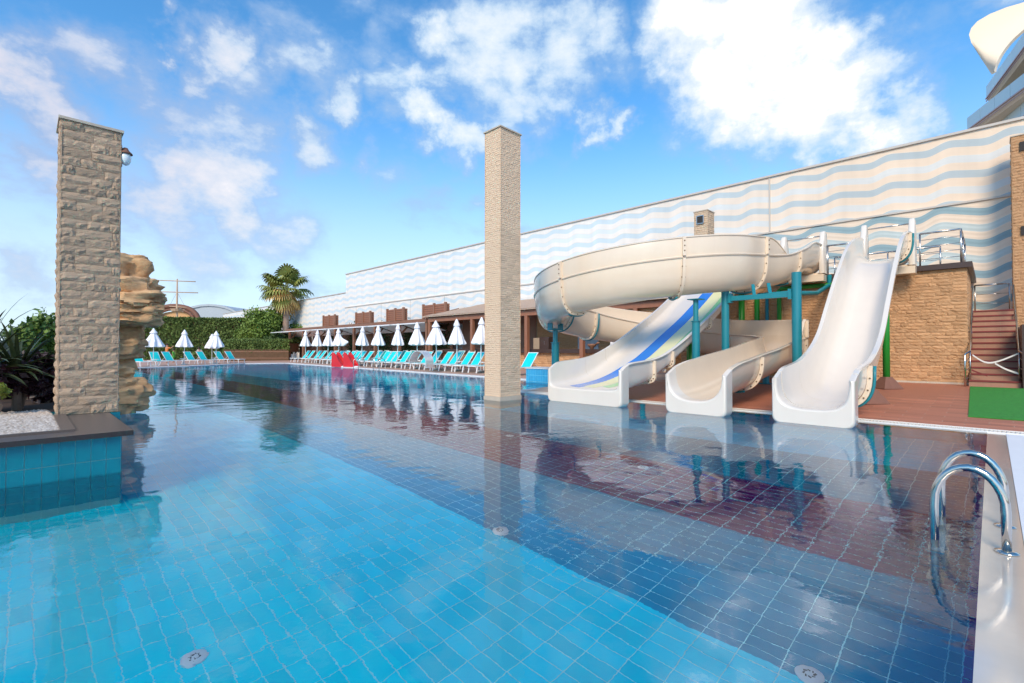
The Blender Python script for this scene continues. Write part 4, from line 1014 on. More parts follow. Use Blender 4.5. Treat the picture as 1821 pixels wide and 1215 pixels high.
# ------------------------------------------------------------------ pergola, cabins and bar
pg = thing('pergola', 'long dark timber pergola behind the loungers with white awning slats', 'pergola', (21, 40, .1))
YE = 56.0; YB = 29.3
MB().box(20.7, YB, 3.28, 20.85, YE, 3.56).build('fascia', 'roof_brown', pg)
MB().add([(20.85, YB, 3.56), (20.85, YE, 3.56), (24.3, YE, 3.95), (24.3, YB, 3.95), (20.85, YB, 3.42), (20.85, YE, 3.42), (24.3, YE, 3.8), (24.3, YB, 3.8)], [(3,2,1,0),(4,5,6,7),(0,1,5,4),(2,3,7,6),(0,4,7,3),(1,2,6,5)]).build('roof', 'roof_brown', pg)
y = YB; k = 0
while y < YE-.5:
    MB().box(20.75, y, .1, 20.95, y+.2, 3.3).build('post', 'wood_dark', pg)
    MB().bar((20.8, y+.1, 2.35), (21.9, y+.1, 3.4), .1, .12).build('brace', 'wood_dark', pg)
    L_ = 3.7
    MB().add([(19.95, y+.15, 3.22), (19.95, y+L_-.25, 3.22), (20.68, y+L_-.25, 3.32), (20.68, y+.15, 3.32), (19.95, y+.15, 3.16), (19.95, y+L_-.25, 3.16), (20.68, y+L_-.25, 3.24), (20.68, y+.15, 3.24)], [(3,2,1,0),(4,5,6,7),(0,1,5,4),(1,2,6,5),(2,3,7,6),(3,0,4,7)]).build('awning_slat', 'white_plastic', pg)
    MB().add([(20.98, y+.15, 3.25), (20.98, y+L_-.25, 3.25), (22.6, y+L_-.25, 2.75), (22.6, y+.15, 2.75), (20.98, y+.15, 3.23), (20.98, y+L_-.25, 3.23), (22.6, y+L_-.25, 2.73), (22.6, y+.15, 2.73)], [(3,2,1,0),(4,5,6,7),(0,1,5,4),(1,2,6,5),(2,3,7,6),(3,0,4,7)]).build('inner_awning', 'canvas', pg)
    for q in range(9):
        yy = y+.25+q*.38; MB().box(23.3, yy, .15, 23.36, yy+.35, 3.3).build('wall_board', 'wood_dark', pg)
    y += L_; k += 1
for k, (ya, yb) in enumerate([(20.9+YB-15.9+0, 0)]): pass
# ivy patches climbing the pergola wall
r4 = random.Random(77)
for k, yc in enumerate((31.0, 35.2, 39.5, 45.0, 50.5)):
    mb = MB(); pts = [(23.1+r4.gauss(0, .12), yc+r4.gauss(0, .75), 1.9+r4.gauss(0, .75)) for _ in range(1500)]
    leaves(mb, pts, .16, r4); o = mb.build('climbing_plant', 'ivy'); 
    tag(o, ['dark ivy on the pergola wall nearest the bar', 'dark ivy on the pergola wall behind the fourth parasol from the bar', 'dark ivy on the pergola wall behind the red slides gap', 'dark ivy on the pergola wall behind the folded wind blown parasol', 'dark ivy at the far left end of the pergola'][k], 'ivy', 'climbing plants on the pergola wall')
# slatted timber boxes standing on the pergola roof
for k, (ya, yb, z1) in enumerate([(28.6, 31.4, 4.75), (34.2, 36.7, 4.7), (39.6, 42.2, 4.7), (46.6, 49.2, 4.75)]):
    xx = 21.9; z0 = 3.72
    t = thing('slatted_box', ['slatted brown timber box on the roof beside the bar, nearest of four', 'slatted timber box on the pergola roof, second from the bar', 'slatted timber box on the pergola roof, third from the bar', 'slatted timber box on the pergola roof, farthest from the bar'][k], 'screen box', (xx, (ya+yb)/2, z0), 'timber boxes on the pergola roof')
    for y in (ya, (ya+yb)/2, yb): MB().box(xx-.06, y-.09, z0-.1, xx+.1, y+.09, z1+.06).build('corner_post', 'wood_dark', t)
    for q in range(6):
        z = z0+q*(z1-z0)/6
        MB().box(xx, ya, z, xx+.04, yb, z+(z1-z0)/6-.03).build('slat', 'wood_red', t)
        MB().box(xx, ya, z, xx+.4, ya+.04, z+(z1-z0)/6-.03).build('slat', 'wood_red', t)
    MB().box(xx+.05, ya+.05, z0, xx+.4, yb-.05, z1-.1).build('lining', 'brown_counter', t)

# bar: shingle roof on timber posts, stone counter
br = thing('pool_bar', 'open pool bar with tan shingle roof, timber posts and stone counter', 'bar', (22, 20, .1))
RF = [(20.55, 29.6, 3.72), (20.55, 10.0, 3.72), (24.2, 10.0, 4.72), (24.2, 26.8, 4.72)]
mb = MB(); mb.add([Vector(p) for p in RF]+[Vector(p)-Vector((0, 0, .08)) for p in RF]+[(24.2, 29.6, 3.72), (24.2, 29.6, 3.64)], [(3,2,1,0),(4,5,6,7),(0,1,5,4),(1,2,6,5),(8,0,3) ,(0,8,9,4)]); mb.build('roof', 'shingle', br)
mb = MB()
for q in range(11):                                  # shingle courses
    f = q/11; x = 20.55+3.65*f; z = 3.72+1.0*f; y1 = 29.6-2.8*f
    for j in range(int((y1-10)/.42)):
        mb.add([(x-.02, 10+j*.42, z+.012), (x-.02, 10+j*.42+.4, z+.012), (x+.33, 10+j*.42+.4, z+.098), (x+.33, 10+j*.42, z+.098), (x-.02, 10+j*.42, z-.012), (x-.02, 10+j*.42+.4, z-.012)], [(3,2,1,0),(0,1,5,4)])
mb.build('shingle_field', 'shingle', br, kind='stuff')
MB().box(20.75, 10.2, 3.3, 20.95, 29.2, 3.6).build('eaves_beam', 'wood_red', br)
MB().box(20.78, 29.0, 3.3, 24.2, 29.2, 3.6).build('side_beam', 'wood_red', br)
mb = MB()
for j in range(26): mb.bar((20.6, 10.5+j*.74, 3.66), (23.5, 10.5+j*.74, 4.42), .08, .12)
mb.build('rafters', 'wood_dark', br, kind='stuff')
for y in (12.1, 15.3, 19.3, 24.2, 28.9): MB().box(20.74, y, .2, 20.96, y+.22, 3.32).build('post', 'wood_red', br)
MB().box(21.6, 13.6, .2, 21.9, 29.0, 1.12).build('counter_core', 'mortar', br)
clad(br, [((21.59, 13.6, .2), (0, 1, 0), 15.4, .2, 1.12, (-1, 0, 0))], .13, (.2, .45), 'stone_warm', .03, 150, seed=4)
MB().box(21.35, 13.3, 1.12, 22.15, 29.1, 1.34).build('counter_top', 'brown_counter', br)
MB().box(23.9, 9.3, .2, 24.2, 29.0, 4.5).build('rear_wall_core', 'mortar', br)
clad(br, [((23.89, 9.3, .2), (0, 1, 0), 12.0, .2, 4.4, (-1, 0, 0))], .13, (.22, .5), 'stone_warm', .03, 0, seed=5)
MB().box(23.84, 21.4, .2, 23.89, 29, 3.6).build('timber_panel', 'wood_dark', br)
# arched niche painted with waves behind the bar
pts = [(23.82, 17.2+1.0*cos(a)*.75, 2.6+.75*sin(a)) for a in [pi*k/12 for k in range(13)]]
mb = MB(); P = [(23.82, 17.95, 1.2)]+[tuple(p) for p in pts]+[(23.82, 16.45, 1.2)]; nP = len(P)
mb.add(P+[(p[0]+.06, p[1], p[2]) for p in P], [tuple(range(nP)), tuple(range(2*nP-1, nP-1, -1))]+[(i, nP+i, nP+(i+1) % nP, (i+1) % nP) for i in range(nP)]); mb.build('arched_niche', 'dome', br)
mb = MB()
for r_ in (.62, .45):
    mb.tube([(23.8, 17.2+r_*cos(a), 2.5+r_*sin(a)) for a in [pi*k/12 for k in range(13)]], .05, 6)
mb.build('niche_wave', 'teal_steel', br)
MB().box(23.2, 11.0, .2, 23.8, 12.6, 2.3).build('store_wall', 'mortar', br)
cab = thing('cabinet', 'dark brown cabinet on the bar counter beside the tall pillar', 'cabinet', (21.7, 18.9, 1.34))
MB().box(21.5, 18.3, 1.34, 22.05, 19.0, 2.05).build('body', 'brown_counter', cab); MB().box(21.5, 19.03, 1.34, 22.05, 19.5, 2.0).build('side', 'mortar', cab)
MB().bar((21.49, 18.62, 1.6), (21.49, 18.62, 1.8), .02, .02).build('handle', 'steel', cab)
cw = thing('copper_bowl', 'brown copper bowl with handle on the bar counter', 'bowl', (21.7, 15.4, 1.34))
MB().lathe([(.0, .0), (.1, .0), (.1, .08), (.22, .16), (.27, .28), (.25, .28), (.18, .16), (0, .12)], (21.7, 15.4, 1.34), 18).build('bowl', 'wood_dark', cw, True)
MB().tube([(21.7, 15.15, 1.58), (21.7, 15.0, 1.68), (21.7, 14.9, 1.66)], [.05, .06, .03], 8).build('spout', 'wood_dark', cw, True)
sgn = thing('notice', 'small white paper notice standing on the bar counter', 'notice', (21.6, 13.95, 1.34))
MB().box(21.5, 13.8, 1.34, 21.52, 14.1, 1.74).build('sheet', 'white_plastic', sgn); MB().box(21.493, 13.87, 1.45, 21.499, 14.03, 1.62).build('print', 'mortar', sgn)
# stone block of the kitchen behind, between bar and tower
kb = thing('kitchen_block', 'tan stone block with dark roof edge behind the spiral slide', 'building', (22.5, 11.5, 0))
MB().box(21.0, 10.3, .2, 24.2, 13.2, 4.2).build('core', 'mortar', kb)
clad(kb, [((20.99, 10.3, .3), (0, 1, 0), 2.9, .3, 4.2, (-1, 0, 0)), ((21.0, 13.21, .3), (1, 0, 0), 2.9, 1.5, 4.2, (0, 1, 0)), ((21.0, 10.29, .3), (1, 0, 0), 3.1, .3, 4.2, (0, -1, 0))], .10, (.18, .36), 'stone_warm', .03, 200, seed=6)
MB().box(20.93, 10.22, 4.2, 24.2, 13.28, 4.27).build('roof_edge', 'brown_counter', kb)

# ------------------------------------------------------------------ parasols
def canopy_mesh(seed, flare=1.0, blown=0):
    rr = random.Random(seed); n = 48; rings = []
    H0, H1 = 1.52, 2.92
    for i in range(17):
        f = i/16; z = H1-(H1-H0)*f; R = (.03+.46*f**1.05)*flare
        if f > .96: R *= .93
        ring = []
        for k in range(n):
            a = 2*pi*k/n; lobe = 1+(.20*cos(8*a+f*.8)+.06*cos(16*a+1))*min(1, f*1.5)*(.8 if f > .2 else .4)
            r = R*lobe*(1+.08*mnoise.noise(Vector((cos(a)*2, sin(a)*2, f*3+seed))))
            bx = blown*max(0, cos(a))**6*(f**2)*sin(min(1, f*1.02)*pi)*.0+ blown*exp(-((a if a < pi else a-2*pi)/.5)**2)*exp(-((f-.78)/.17)**2)
            zz = z+(.03*cos(8*a) if i == 16 else 0)
            ring.append((cos(a)*(r+bx), sin(a)*r, zz))
        rings.append(ring)
    return MB().loft(rings).mesh('canopy', 'canvas', 60)
def parasol_proto(seed, flare=1.0, blown=0, h=1.0):
    t = thing('parasol', 'x', 'parasol', (0, 0, 0), world_coords=False)
    link('canopy', canopy_mesh(seed, flare, blown), t)
    MB().lathe([(0, 3.02), (.05, 2.97), (.10, 2.86), (.19*flare, 2.64), (.20*flare, 2.60), (.12, 2.64)], (0, 0, 0), 16).build('top_cap', 'canvas', t, 50)
    MB().tube([(0, 0, .05), (0, 0, 2.6)], .026, 8).build('pole', 'white_plastic', t, True)
    MB().lathe([(.0, 0), (.24, 0), (.24, .06), (.05, .1), (0, .1)], (0, 0, 0), 16).build('base', 'concrete', t)
    return t
YU = [19.9, 22.1, 24.25, 26.56, 29.2, 32.05, 34.9, 39.25, 41.8, 44.4, 47.4]
ORD = ['nearest the tall stone pillar', 'second from the tall stone pillar', 'third from the tall pillar, widest of the row', 'fourth from the tall pillar', 'fifth from the tall pillar', 'sixth from the tall pillar', 'seventh from the tall pillar', 'eighth from the tall pillar, blown out sideways', 'ninth from the tall pillar', 'tenth from the tall pillar', 'last and farthest of the row, at the pergola end']
protos = []
for k, y in enumerate(YU):
    fl = [1.0, 1.0, 1.28, 1.05, .86, .95, .98, 1.0, .95, .92, .92][k]
    o = parasol_proto(k+1, fl, .5 if k == 7 else 0)
    o.location = (edge_x(y)+2.1, y, zt(edge_x(y)+2.1, y)); o.rotation_euler = (0, radians(rnd.uniform(-2, 2)), radians(-60 if k == 7 else rnd.uniform(0, 360)) )
    o['label'] = 'closed white parasol before the pergola, '+ORD[k]; o['group'] = 'closed parasols in a row before the pergola'
def gxy(px, d): q = Vector((.7106, .7036, 0))*d+Vector((.7036, -.7106, 0))*((px-910.5)/862*d); return q.x, q.y
LU = [(*gxy(273, 37.5), 'closed white parasol above the left loungers, nearest the rocks'), (*gxy(328, 40.3), 'closed white parasol in the middle of the left loungers'), (*gxy(377, 45.0), 'shorter closed parasol half hidden behind its neighbour over the left loungers'), (*gxy(384.5, 43.2), 'closed white parasol at the right end of the left loungers')]
for k, (x, y, lb) in enumerate(LU):
    o = parasol_proto(30+k, [1.35, 1.2, 1.15, 1.2][k]); o.location = (x, y, .035); o.scale = (1, 1, .97 if k != 2 else .9); o['label'] = lb; o['group'] = 'closed parasols above the left loungers'; o.rotation_euler = (0, 0, k)

# ------------------------------------------------------------------ loungers (foot at local -X, head at +X)
def lounger_proto(sling):
    t = thing('sun_lounger', 'x', 'sun lounger', (0, 0, 0), world_coords=False)
    hw = .33
    mb = MB()
    for y in (-hw, hw): mb.bar((-1.0, y, .36), (.92, y, .36), .04, .05)
    mb.bar((-1.0, -hw, .36), (-1.0, hw, .36), .04, .05); mb.bar((.92, -hw, .36), (.92, hw, .36), .04, .05); mb.build('frame', 'white_plastic', t)
    for x, dx in ((-.85, -.08), (.75, .1)):
        for y in (-hw, hw): MB().bar((x, y, .36), (x+dx, y, 0), .045, .05, up=(0, 1, 0)).build('leg', 'white_plastic', t)
    MB().box(-.97, -hw+.03, .365, .18, hw-.03, .378).build('seat', sling, t)
    a = radians(52); c, s_ = cos(a), sin(a); L_ = .86
    mb = MB(); mb.add([(.2+c*u-s_*v, y, .37+s_*u+c*v) for v in (0, .014) for u, y in ((0, -hw+.04), (L_, -hw+.04), (L_, hw-.04), (0, hw-.04))], [(3,2,1,0),(4,5,6,7),(0,1,5,4),(1,2,6,5),(2,3,7,6),(3,0,4,7)]); mb.build('backrest', sling, t)
    mb = MB()
    for y in (-hw+.02, hw-.02): mb.bar((.2, y, .37), (.2+c*(L_+.03), y, .37+s_*(L_+.03)), .035, .035, up=(0, 1, 0))
    mb.bar((.2+c*(L_+.03), -hw, .37+s_*(L_+.03)), (.2+c*(L_+.03), hw, .37+s_*(L_+.03)), .05, .04); mb.build('back_frame', 'white_plastic', t)
    MB().bar((.45, -.2, .68), (.85, -.2, .37), .02, .02, up=(0, 1, 0)).bar((.45, .2, .68), (.85, .2, .37), .02, .02, up=(0, 1, 0)).build('back_strut', 'white_plastic', t)
    return t
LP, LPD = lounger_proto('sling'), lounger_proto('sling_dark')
first = [True, True]
def put_lounger(x, y, z, rz, label, group, dark=0):
    src = LPD if dark else LP
    if first[dark]: o = src; first[dark] = False; o.location = (x, y, z); o.rotation_euler = (0, 0, rz); o['label'] = label; o['group'] = group; return o
    return copy_tree(src, (x, y, z), rz, label, group)
ordn = ['nearest', 'second', 'third', 'fourth', 'fifth', 'sixth', 'seventh', 'eighth', 'ninth', 'tenth', 'farthest']
for k, y in enumerate(YU):
    for sg, sd_ in ((-1, 'right'), (1, 'left')):
        yy = y+sg*(.62 if k not in (7, 8, 9) else .55)
        x = edge_x(yy)+1.95; put_lounger(x, yy, zt(x, yy), rnd.uniform(-.09, .09), f'turquoise lounger {sd_} of the {ordn[k]} parasol from the tall pillar, front row' if k not in (0, 10) else f'turquoise lounger in the front row, {sd_} of the {ordn[k]} parasol', 'turquoise loungers in the front row along the pool')
for k, (yy, lb) in enumerate([(36.5, 'turquoise front row lounger left of the gap behind the red slides'), (37.5, 'turquoise lounger in the front row, just behind the right red slide'), (30.6, 'turquoise lounger in the front row, between the fifth and sixth parasols from the pillar')]):
    x = edge_x(yy)+1.95; put_lounger(x, yy, zt(x, yy), 0, lb, 'turquoise loungers in the front row along the pool')
put_lounger(edge_x(16.4)+1.95, 16.35, zt(17.3, 16.4), 0, 'single turquoise lounger just right of the tall stone pillar', 'turquoise loungers in the front row along the pool')
for k, y in enumerate([24.5, 25.6, 28.4, 29.5, 32.1, 33.3, 36.4, 37.6, 41.0, 42.5, 44.5, 47.0]):
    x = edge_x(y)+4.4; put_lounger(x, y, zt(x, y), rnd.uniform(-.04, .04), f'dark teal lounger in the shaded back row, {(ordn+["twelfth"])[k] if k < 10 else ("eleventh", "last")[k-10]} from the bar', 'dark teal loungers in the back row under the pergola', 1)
LL = [gxy(px, 35.5+(px-266)*.051+1.9) for px in (249, 281, 306, 344, 366, 397, 416)]
lbs = ['turquoise lounger beside the rocks, first of the left group', 'turquoise lounger second from the rocks in the left group', 'turquoise lounger third from the rocks, below the green shirted child', 'turquoise lounger right of the middle left parasol', 'fifth turquoise lounger of the left group, below the white shirted person', 'turquoise lounger last but one of the left group', 'turquoise lounger at the right end of the left group']
for (x, y), lb in zip(LL, lbs): put_lounger(x, y, .035, radians(118 if x > 8.5 else 104), lb, 'turquoise loungers of the left group')
# small white side tables
stp = thing('side_table', 'x', 'side table', (0, 0, 0), world_coords=False)
MB().lathe([(0, .0), (.2, .0), (.2, .02), (.03, .04), (.03, .02)], (0, 0, 0), 14).build('base', 'white_plastic', stp)
MB().tube([(.0, 0, .0), (0, 0, .5)], .03, 8).build('stem', 'white_plastic', stp, True); MB().lathe([(.0, .5), (.24, .5), (.24, .53), (0, .53)], (0, 0, 0), 16).build('table_top', 'white_plastic', stp)
tabs = [(edge_x(y)+2.35, y+.02, zt(edge_x(y)+2.3, y), f'small white table at the foot of the {ordn[k]} parasol from the tall pillar') for k, y in enumerate(YU)]
tabs += [(*gxy(277, 37.2), .035, 'small white table under the parasol nearest the rocks'), (*gxy(326, 39.8), .035, 'small white table under the middle left parasol'), (*gxy(381, 42.6), .035, 'small white table under the right left-hand parasol')]
for k, (x, y, z, lb) in enumerate(tabs):
    if k == 0: stp.location = (x, y, z); stp['label'] = lb; stp['group'] = 'small white side tables'
    else: copy_tree(stp, (x, y, z), 0, lb, 'small white side tables')

# red toddler slides
for k in range(2):
    bx, by = gxy((624, 603)[k], (35.2, 36.0)[k]); t = thing('toddler_slide', ['small red plastic slide at the pool edge, the right one', 'small red plastic slide at the pool edge, the left one'][k], 'small slide', (bx, by, .02), 'red toddler slides', world_coords=False, rz=radians(-76))
    pr = [(-.5, 0), (-.5, .98), (-.42, 1.08), (-.22, 1.04), (.02, .78), (.28, .42), (.62, .14), (.66, 0)]
    for sg in (-1, 1):
        MB().loft([[(a, sg*.24+d, b) for a, b in pr] for d in (-.03, .03)]).build('side_cheek', 'red_plastic', t)
    MB().loft([[(a, -.22, b), (a, .22, b), (a, .22, b-.04), (a, -.22, b-.04)] for a, b in [(-.45, .9), (-.25, .86), (0, .6), (.28, .26), (.6, .06)]]).build('chute', 'red_plastic', t)
    MB().tube([(-.48, -.3, 1.0), (-.48, 0, 1.12), (-.48, .3, 1.0)], .025, 8).build('hand_hoop', 'white_plastic', t, True)
    MB().lathe([(.0, 0), (.28, 0), (.3, .05), (.18, .09), (0, .1)], (.62, 0, 0), 12).build('foot_pad', 'white_plastic', t, True)
    for q in range(3): MB().bar((-.52, -.25, .2+q*.26), (-.52, .25, .2+q*.26), .06, .04).build('rung', 'red_plastic', t)
# stainless water curtain arch
ar = thing('steel_arch', 'wide stainless steel water arch curving from the deck into the pool', 'water feature', (15.8, 22, 0))
yc = 22.4; xc = 15.5; rings = []
for k in range(31):
    a = radians(-20+k*6.6); r_ = .72
    ww = .27
    u, z = -cos(a)*r_, .55+sin(a)*r_*.98
    # the hoop stands across the view
    n_ = Vector((.7106*.77+.7036*.64, .7036*.77-.7106*.64, 0)); d = Vector((n_.y, -n_.x, 0)); c = Vector((xc, yc, 0))+d*(u*-1)
    d2 = d
    rings.append([c+n_*(-ww)+Vector((0, 0, z)), c+n_*ww+Vector((0, 0, z)), c+n_*ww-d2*(.04*cos(a))*1+Vector((0, 0, z-.04*sin(a))), c+n_*(-ww)-d2*(.04*cos(a))+Vector((0, 0, z-.04*sin(a)))])
MB().loft(rings).build('band', 'arch_steel', ar, 50)

# ------------------------------------------------------------------ trees, hedges, palm
def hedge_box(label, x0, y0, x1, y1, z0, z1, th, n, size, mats, seed, name='hedge', roundt=.25, cat='hedge', group=None):
    rr = random.Random(seed); t = thing(name, label, cat, ((x0+x1)/2, (y0+y1)/2, z0), group); mb = MB()
    a, b = Vector((x0, y0, 0)), Vector((x1, y1, 0)); d = (b-a); L_ = d.length; d.normalize(); n_ = Vector((-d.y, d.x, 0))
    mb2 = MB().bar((x0, y0, (z0+z1-.3)/2), (x1, y1, (z0+z1-.3)/2), th*.8, z1-z0-.3); mb2.build('inner_growth', 'hedge_brown', t)
    pts = []
    for _ in range(n):
        s_ = rr.uniform(0, L_); f = rr.random()
        if f < .55: z = rr.uniform(z0, z1); w = (rr.choice((-1, 1)) if rr.random() < .3 else -1)*th/2
        else: z = z1; w = rr.uniform(-th/2, th/2)
        bumpy = .22*mnoise.noise(Vector((s_*.9, z*.9, seed)))+.10*mnoise.noise(Vector((s_*3, z*3, seed)))
        w2 = w*(1+.6*bumpy)+rr.gauss(0, .05); z2 = z+(bumpy*.6 if f >= .55 else 0)+rr.gauss(0, .05)
        p = a+d*s_+n_*w2; pts.append((p.x, p.y, z2))
    leaves(mb, pts, size, rr, 1.8); mb.build('foliage', mats, t); return t
# the tall clipped hedge behind the left loungers and its lower round neighbour
hl = FV*58+RV*(-46.5*1.0); hr = FV*62+RV*(-33.2)
hedge_box('tall dark clipped hedge behind the left loungers', hl.x, hl.y, hr.x, hr.y, 0, 5.0, 1.6, 26000, .30, 'hedge', 5)
rl = FV*54+RV*(-31.2); rrr = FV*54+RV*(-24.2)
hedge_box('low rounded hedge behind a bamboo screen under the palm', rl.x, rl.y, rrr.x, rrr.y, 1.0, 2.25, 2.6, 8000, .22, 'hedge', 6)
bs = thing('bamboo_screen', 'brown bamboo cane screen in front of the low rounded hedge', 'screen', (rl.x, rl.y, 0))
mb = MB(); A_, B_ = rl-FV*1.5, rrr-FV*1.5
for q in range(150):
    p = A_.lerp(B_, q/149); mb.bar((p.x, p.y, 0), (p.x, p.y, 1.28+rnd.uniform(-.05, .05)), .035, .035)
mb.build('canes', 'hedge_brown', bs, kind='stuff')
mb = MB().bar(A_+Vector((0, 0, .35)), B_+Vector((0, 0, .35)), .06, .06).bar(A_+Vector((0, 0, 1.05)), B_+Vector((0, 0, 1.05)), .06, .06); mb.build('rail', 'wood_dark', bs)
def gp_(px, d, z=0): return FV*d+RV*((px-910.5)/862*d)+Vector((0, 0, z))
p = gp_(470, 60); tree('garden_tree', 'bushy bright green tree left of the palm', 'tree', (p.x, p.y, 3.8), (2.5, 2.8, 2.9), 17000, .30, 'leaf_light', (p.x, p.y, 0), seed=31, clumps=16, trunk=.2)
p = gp_(541, 62); tree('garden_tree', 'lower green tree right of the palm trunk', 'tree', (p.x, p.y, 3.2), (2.1, 2.4, 1.9), 11000, .28, 'leaf_light', (p.x, p.y, 0), seed=32, clumps=12, trunk=.18)
p = gp_(505, 57); tree('garden_tree', 'dark olive shrub at the foot of the palm', 'tree', (p.x, p.y, 1.9), (2.2, 2.0, 1.5), 6000, .24, 'leaf_mid', (p.x, p.y, 0), seed=33, clumps=8, trunk=.1)
p = gp_(450, 61); tree('garden_tree', 'small yellow green tree at the left of the garden', 'tree', (p.x, p.y, 2.8), (2.0, 2.0, 2.0), 6000, .26, 'leaf_light', (p.x, p.y, 0), seed=34, clumps=8, trunk=.12)
p = gp_(570, 66); tree('garden_tree', 'dark tree behind the end of the pergola', 'tree', (p.x, p.y, 2.8), (2.6, 2.2, 1.9), 6000, .26, 'leaf_mid', (p.x, p.y, 0), seed=35, clumps=8, trunk=.12)
# fan palm
pb_ = gp_(506, 60); pt = thing('palm_tree', 'tall fan palm with green crown and golden dead fronds', 'palm tree', pb_)
HT = 8.9; tp_ = []
for k in range(18):
    f = k/17; tp_.append((pb_.x+.15*sin(f*2), pb_.y, HT*f))
MB().tube(tp_, [.42-.14*(k/17)+.02*(k % 2) for k in range(18)], 14).build('trunk', 'palm_bark', pt, 40)
rp = random.Random(12); top = Vector((pb_.x+.12, pb_.y, HT))
def frond(az, el, L_, m_, hang=0):
    d = Vector((cos(az)*cos(el), sin(az)*cos(el), sin(el))); side = Vector((-sin(az), cos(az), 0)); upv = side.cross(d)*-1
    st_ = top+Vector((0, 0, rp.uniform(-.5, .2))); hub = st_+d*L_*.55+Vector((0, 0, -.1*L_*.5)); mb = MB()
    mb.tube([st_, st_.lerp(hub, .5)+Vector((0, 0, .05)), hub], [.035, .03, .02], 5)
    nl = 17
    for k in range(nl):
        a = radians(-105+210*k/(nl-1)); dd = (d*cos(a)+side*sin(a)).normalized(); ll = L_*.62*(1-.22*abs(a)/1.8)*rp.uniform(.9, 1.05); w = side*cos(a)-d*sin(a); w.normalize(); w = w*.075*L_*.5
        m1 = hub+dd*ll*.5+upv*.04; m2 = hub+dd*ll*.78-Vector((0, 0, ll*.12)); e = hub+dd*ll*.92-Vector((0, 0, ll*.34))
        mb.add([hub, m1+w, m2+w*.7, e, m2-w*.7, m1-w], [(0, 1, 5), (1, 2, 4, 5), (2, 3, 4)])
    mb.build('frond', m_, pt)
for k in range(34): frond(rp.uniform(0, 6.28), rp.uniform(-.3, 1.35), rp.uniform(2.6, 3.5), 'palm_green')
for k in range(16): frond(rp.uniform(0, 6.28), rp.uniform(-.9, .2), rp.uniform(2.3, 3.0), 'palm_gold' if k % 2 else 'palm_green')
for k in range(14): frond(rp.uniform(0, 6.28), rp.uniform(-1.45, -.8), rp.uniform(1.9, 2.9), 'palm_gold')

# mast, arch and dome in the distance
ms = thing('ship_mast', 'slim ship mast with three yards beyond the hedge', 'mast', gp_(314, 95))
q = gp_(314, 95)
MB().tube([q, q+Vector((0, 0, 15.1))], [.28, .12], 8).build('mast', 'mast', ms, True)
for z, w0_, w1_ in ((14.8, 3.4, 3.6), (12.6, 4.3, 4.1), (9.7, 1.5, 1.9), (9.2, 1.3, 1.6)):
    MB().tube([q-RV*w0_+Vector((0, 0, z)), q+RV*w1_+Vector((0, 0, z-.25))], .09, 6).build('yard', 'mast', ms, True)
MB().lathe([(0, 0), (.9, 0), (1.1, .5), (0, .5)], (q.x, q.y, 8.7), 12).build('crows_nest', 'mast', ms)
for s_ in (-1, 1):
    MB().tube([q+Vector((0, 0, 12.5)), q+RV*s_*3+Vector((0, 0, 7))], .02, 4).build('rigging', 'brown_trim', ms)
dm = thing('domed_hall', 'hall with a blue grey domed roof and ochre gable with brown arches beyond the hedge', 'building', gp_(350, 110))
rings = []
for k in range(17):
    a = pi*k/16; x_ = -cos(a)*10.5; c = gp_(370, 118)
    rings.append([c+RV*x_+FV*t_+Vector((0, 0, 3+9.3*sin(a)**.8)) for t_ in (0, 24)]+[c+RV*x_*.98+FV*t_+Vector((0, 0, 2.6+9.2*sin(a)**.8)) for t_ in (24, 0)])
MB().loft(rings).build('domed_roof', 'dome', dm, 30)
c = gp_(370, 118.3); MB().add([c+RV*(-cos(pi*k/16)*10.4)+Vector((0, 0, 3+9.2*sin(pi*k/16)**.8)) for k in range(17)]+[c+RV*10.4, c-RV*10.4], [tuple(range(19))]).build('gable', 'dome', dm)
c = gp_(310, 104)
for s_, h, wv in ((0, 12.4, 5.3),):
    P = [c+RV*(-cos(pi*k/18)*5.3)+Vector((0, 0, 6+h*.37*sin(pi*k/18)**.7)) for k in range(19)]
    MB().tube(P, .5, 6).build('arch_trim', 'brown_trim', dm, True)
    P2 = [p_+Vector((0, 0, -1.3))*1.0-RV*0 for p_ in P]
    MB().tube([c.lerp(p_, .82)+Vector((0, 0, 1.2)) for p_ in P], .28, 6).build('arch_trim', 'brown_trim', dm, True)
    for k in range(2, 17, 1): MB().bar(P[k], c.lerp(P[k], .82)+Vector((0, 0, 1.2)), .15, .15).build('arch_tie', 'brown_trim', dm)
    P = [c+FV*.6+RV*(-cos(pi*k/18)*5.0)+Vector((0, 0, 6+h*.28*sin(pi*k/18)**.7)) for k in range(19)]
    MB().add(P+[c+FV*.6+RV*5.0, c+FV*.6-RV*5.0], [tuple(range(21))]).build('ochre_gable', 'ochre', dm)

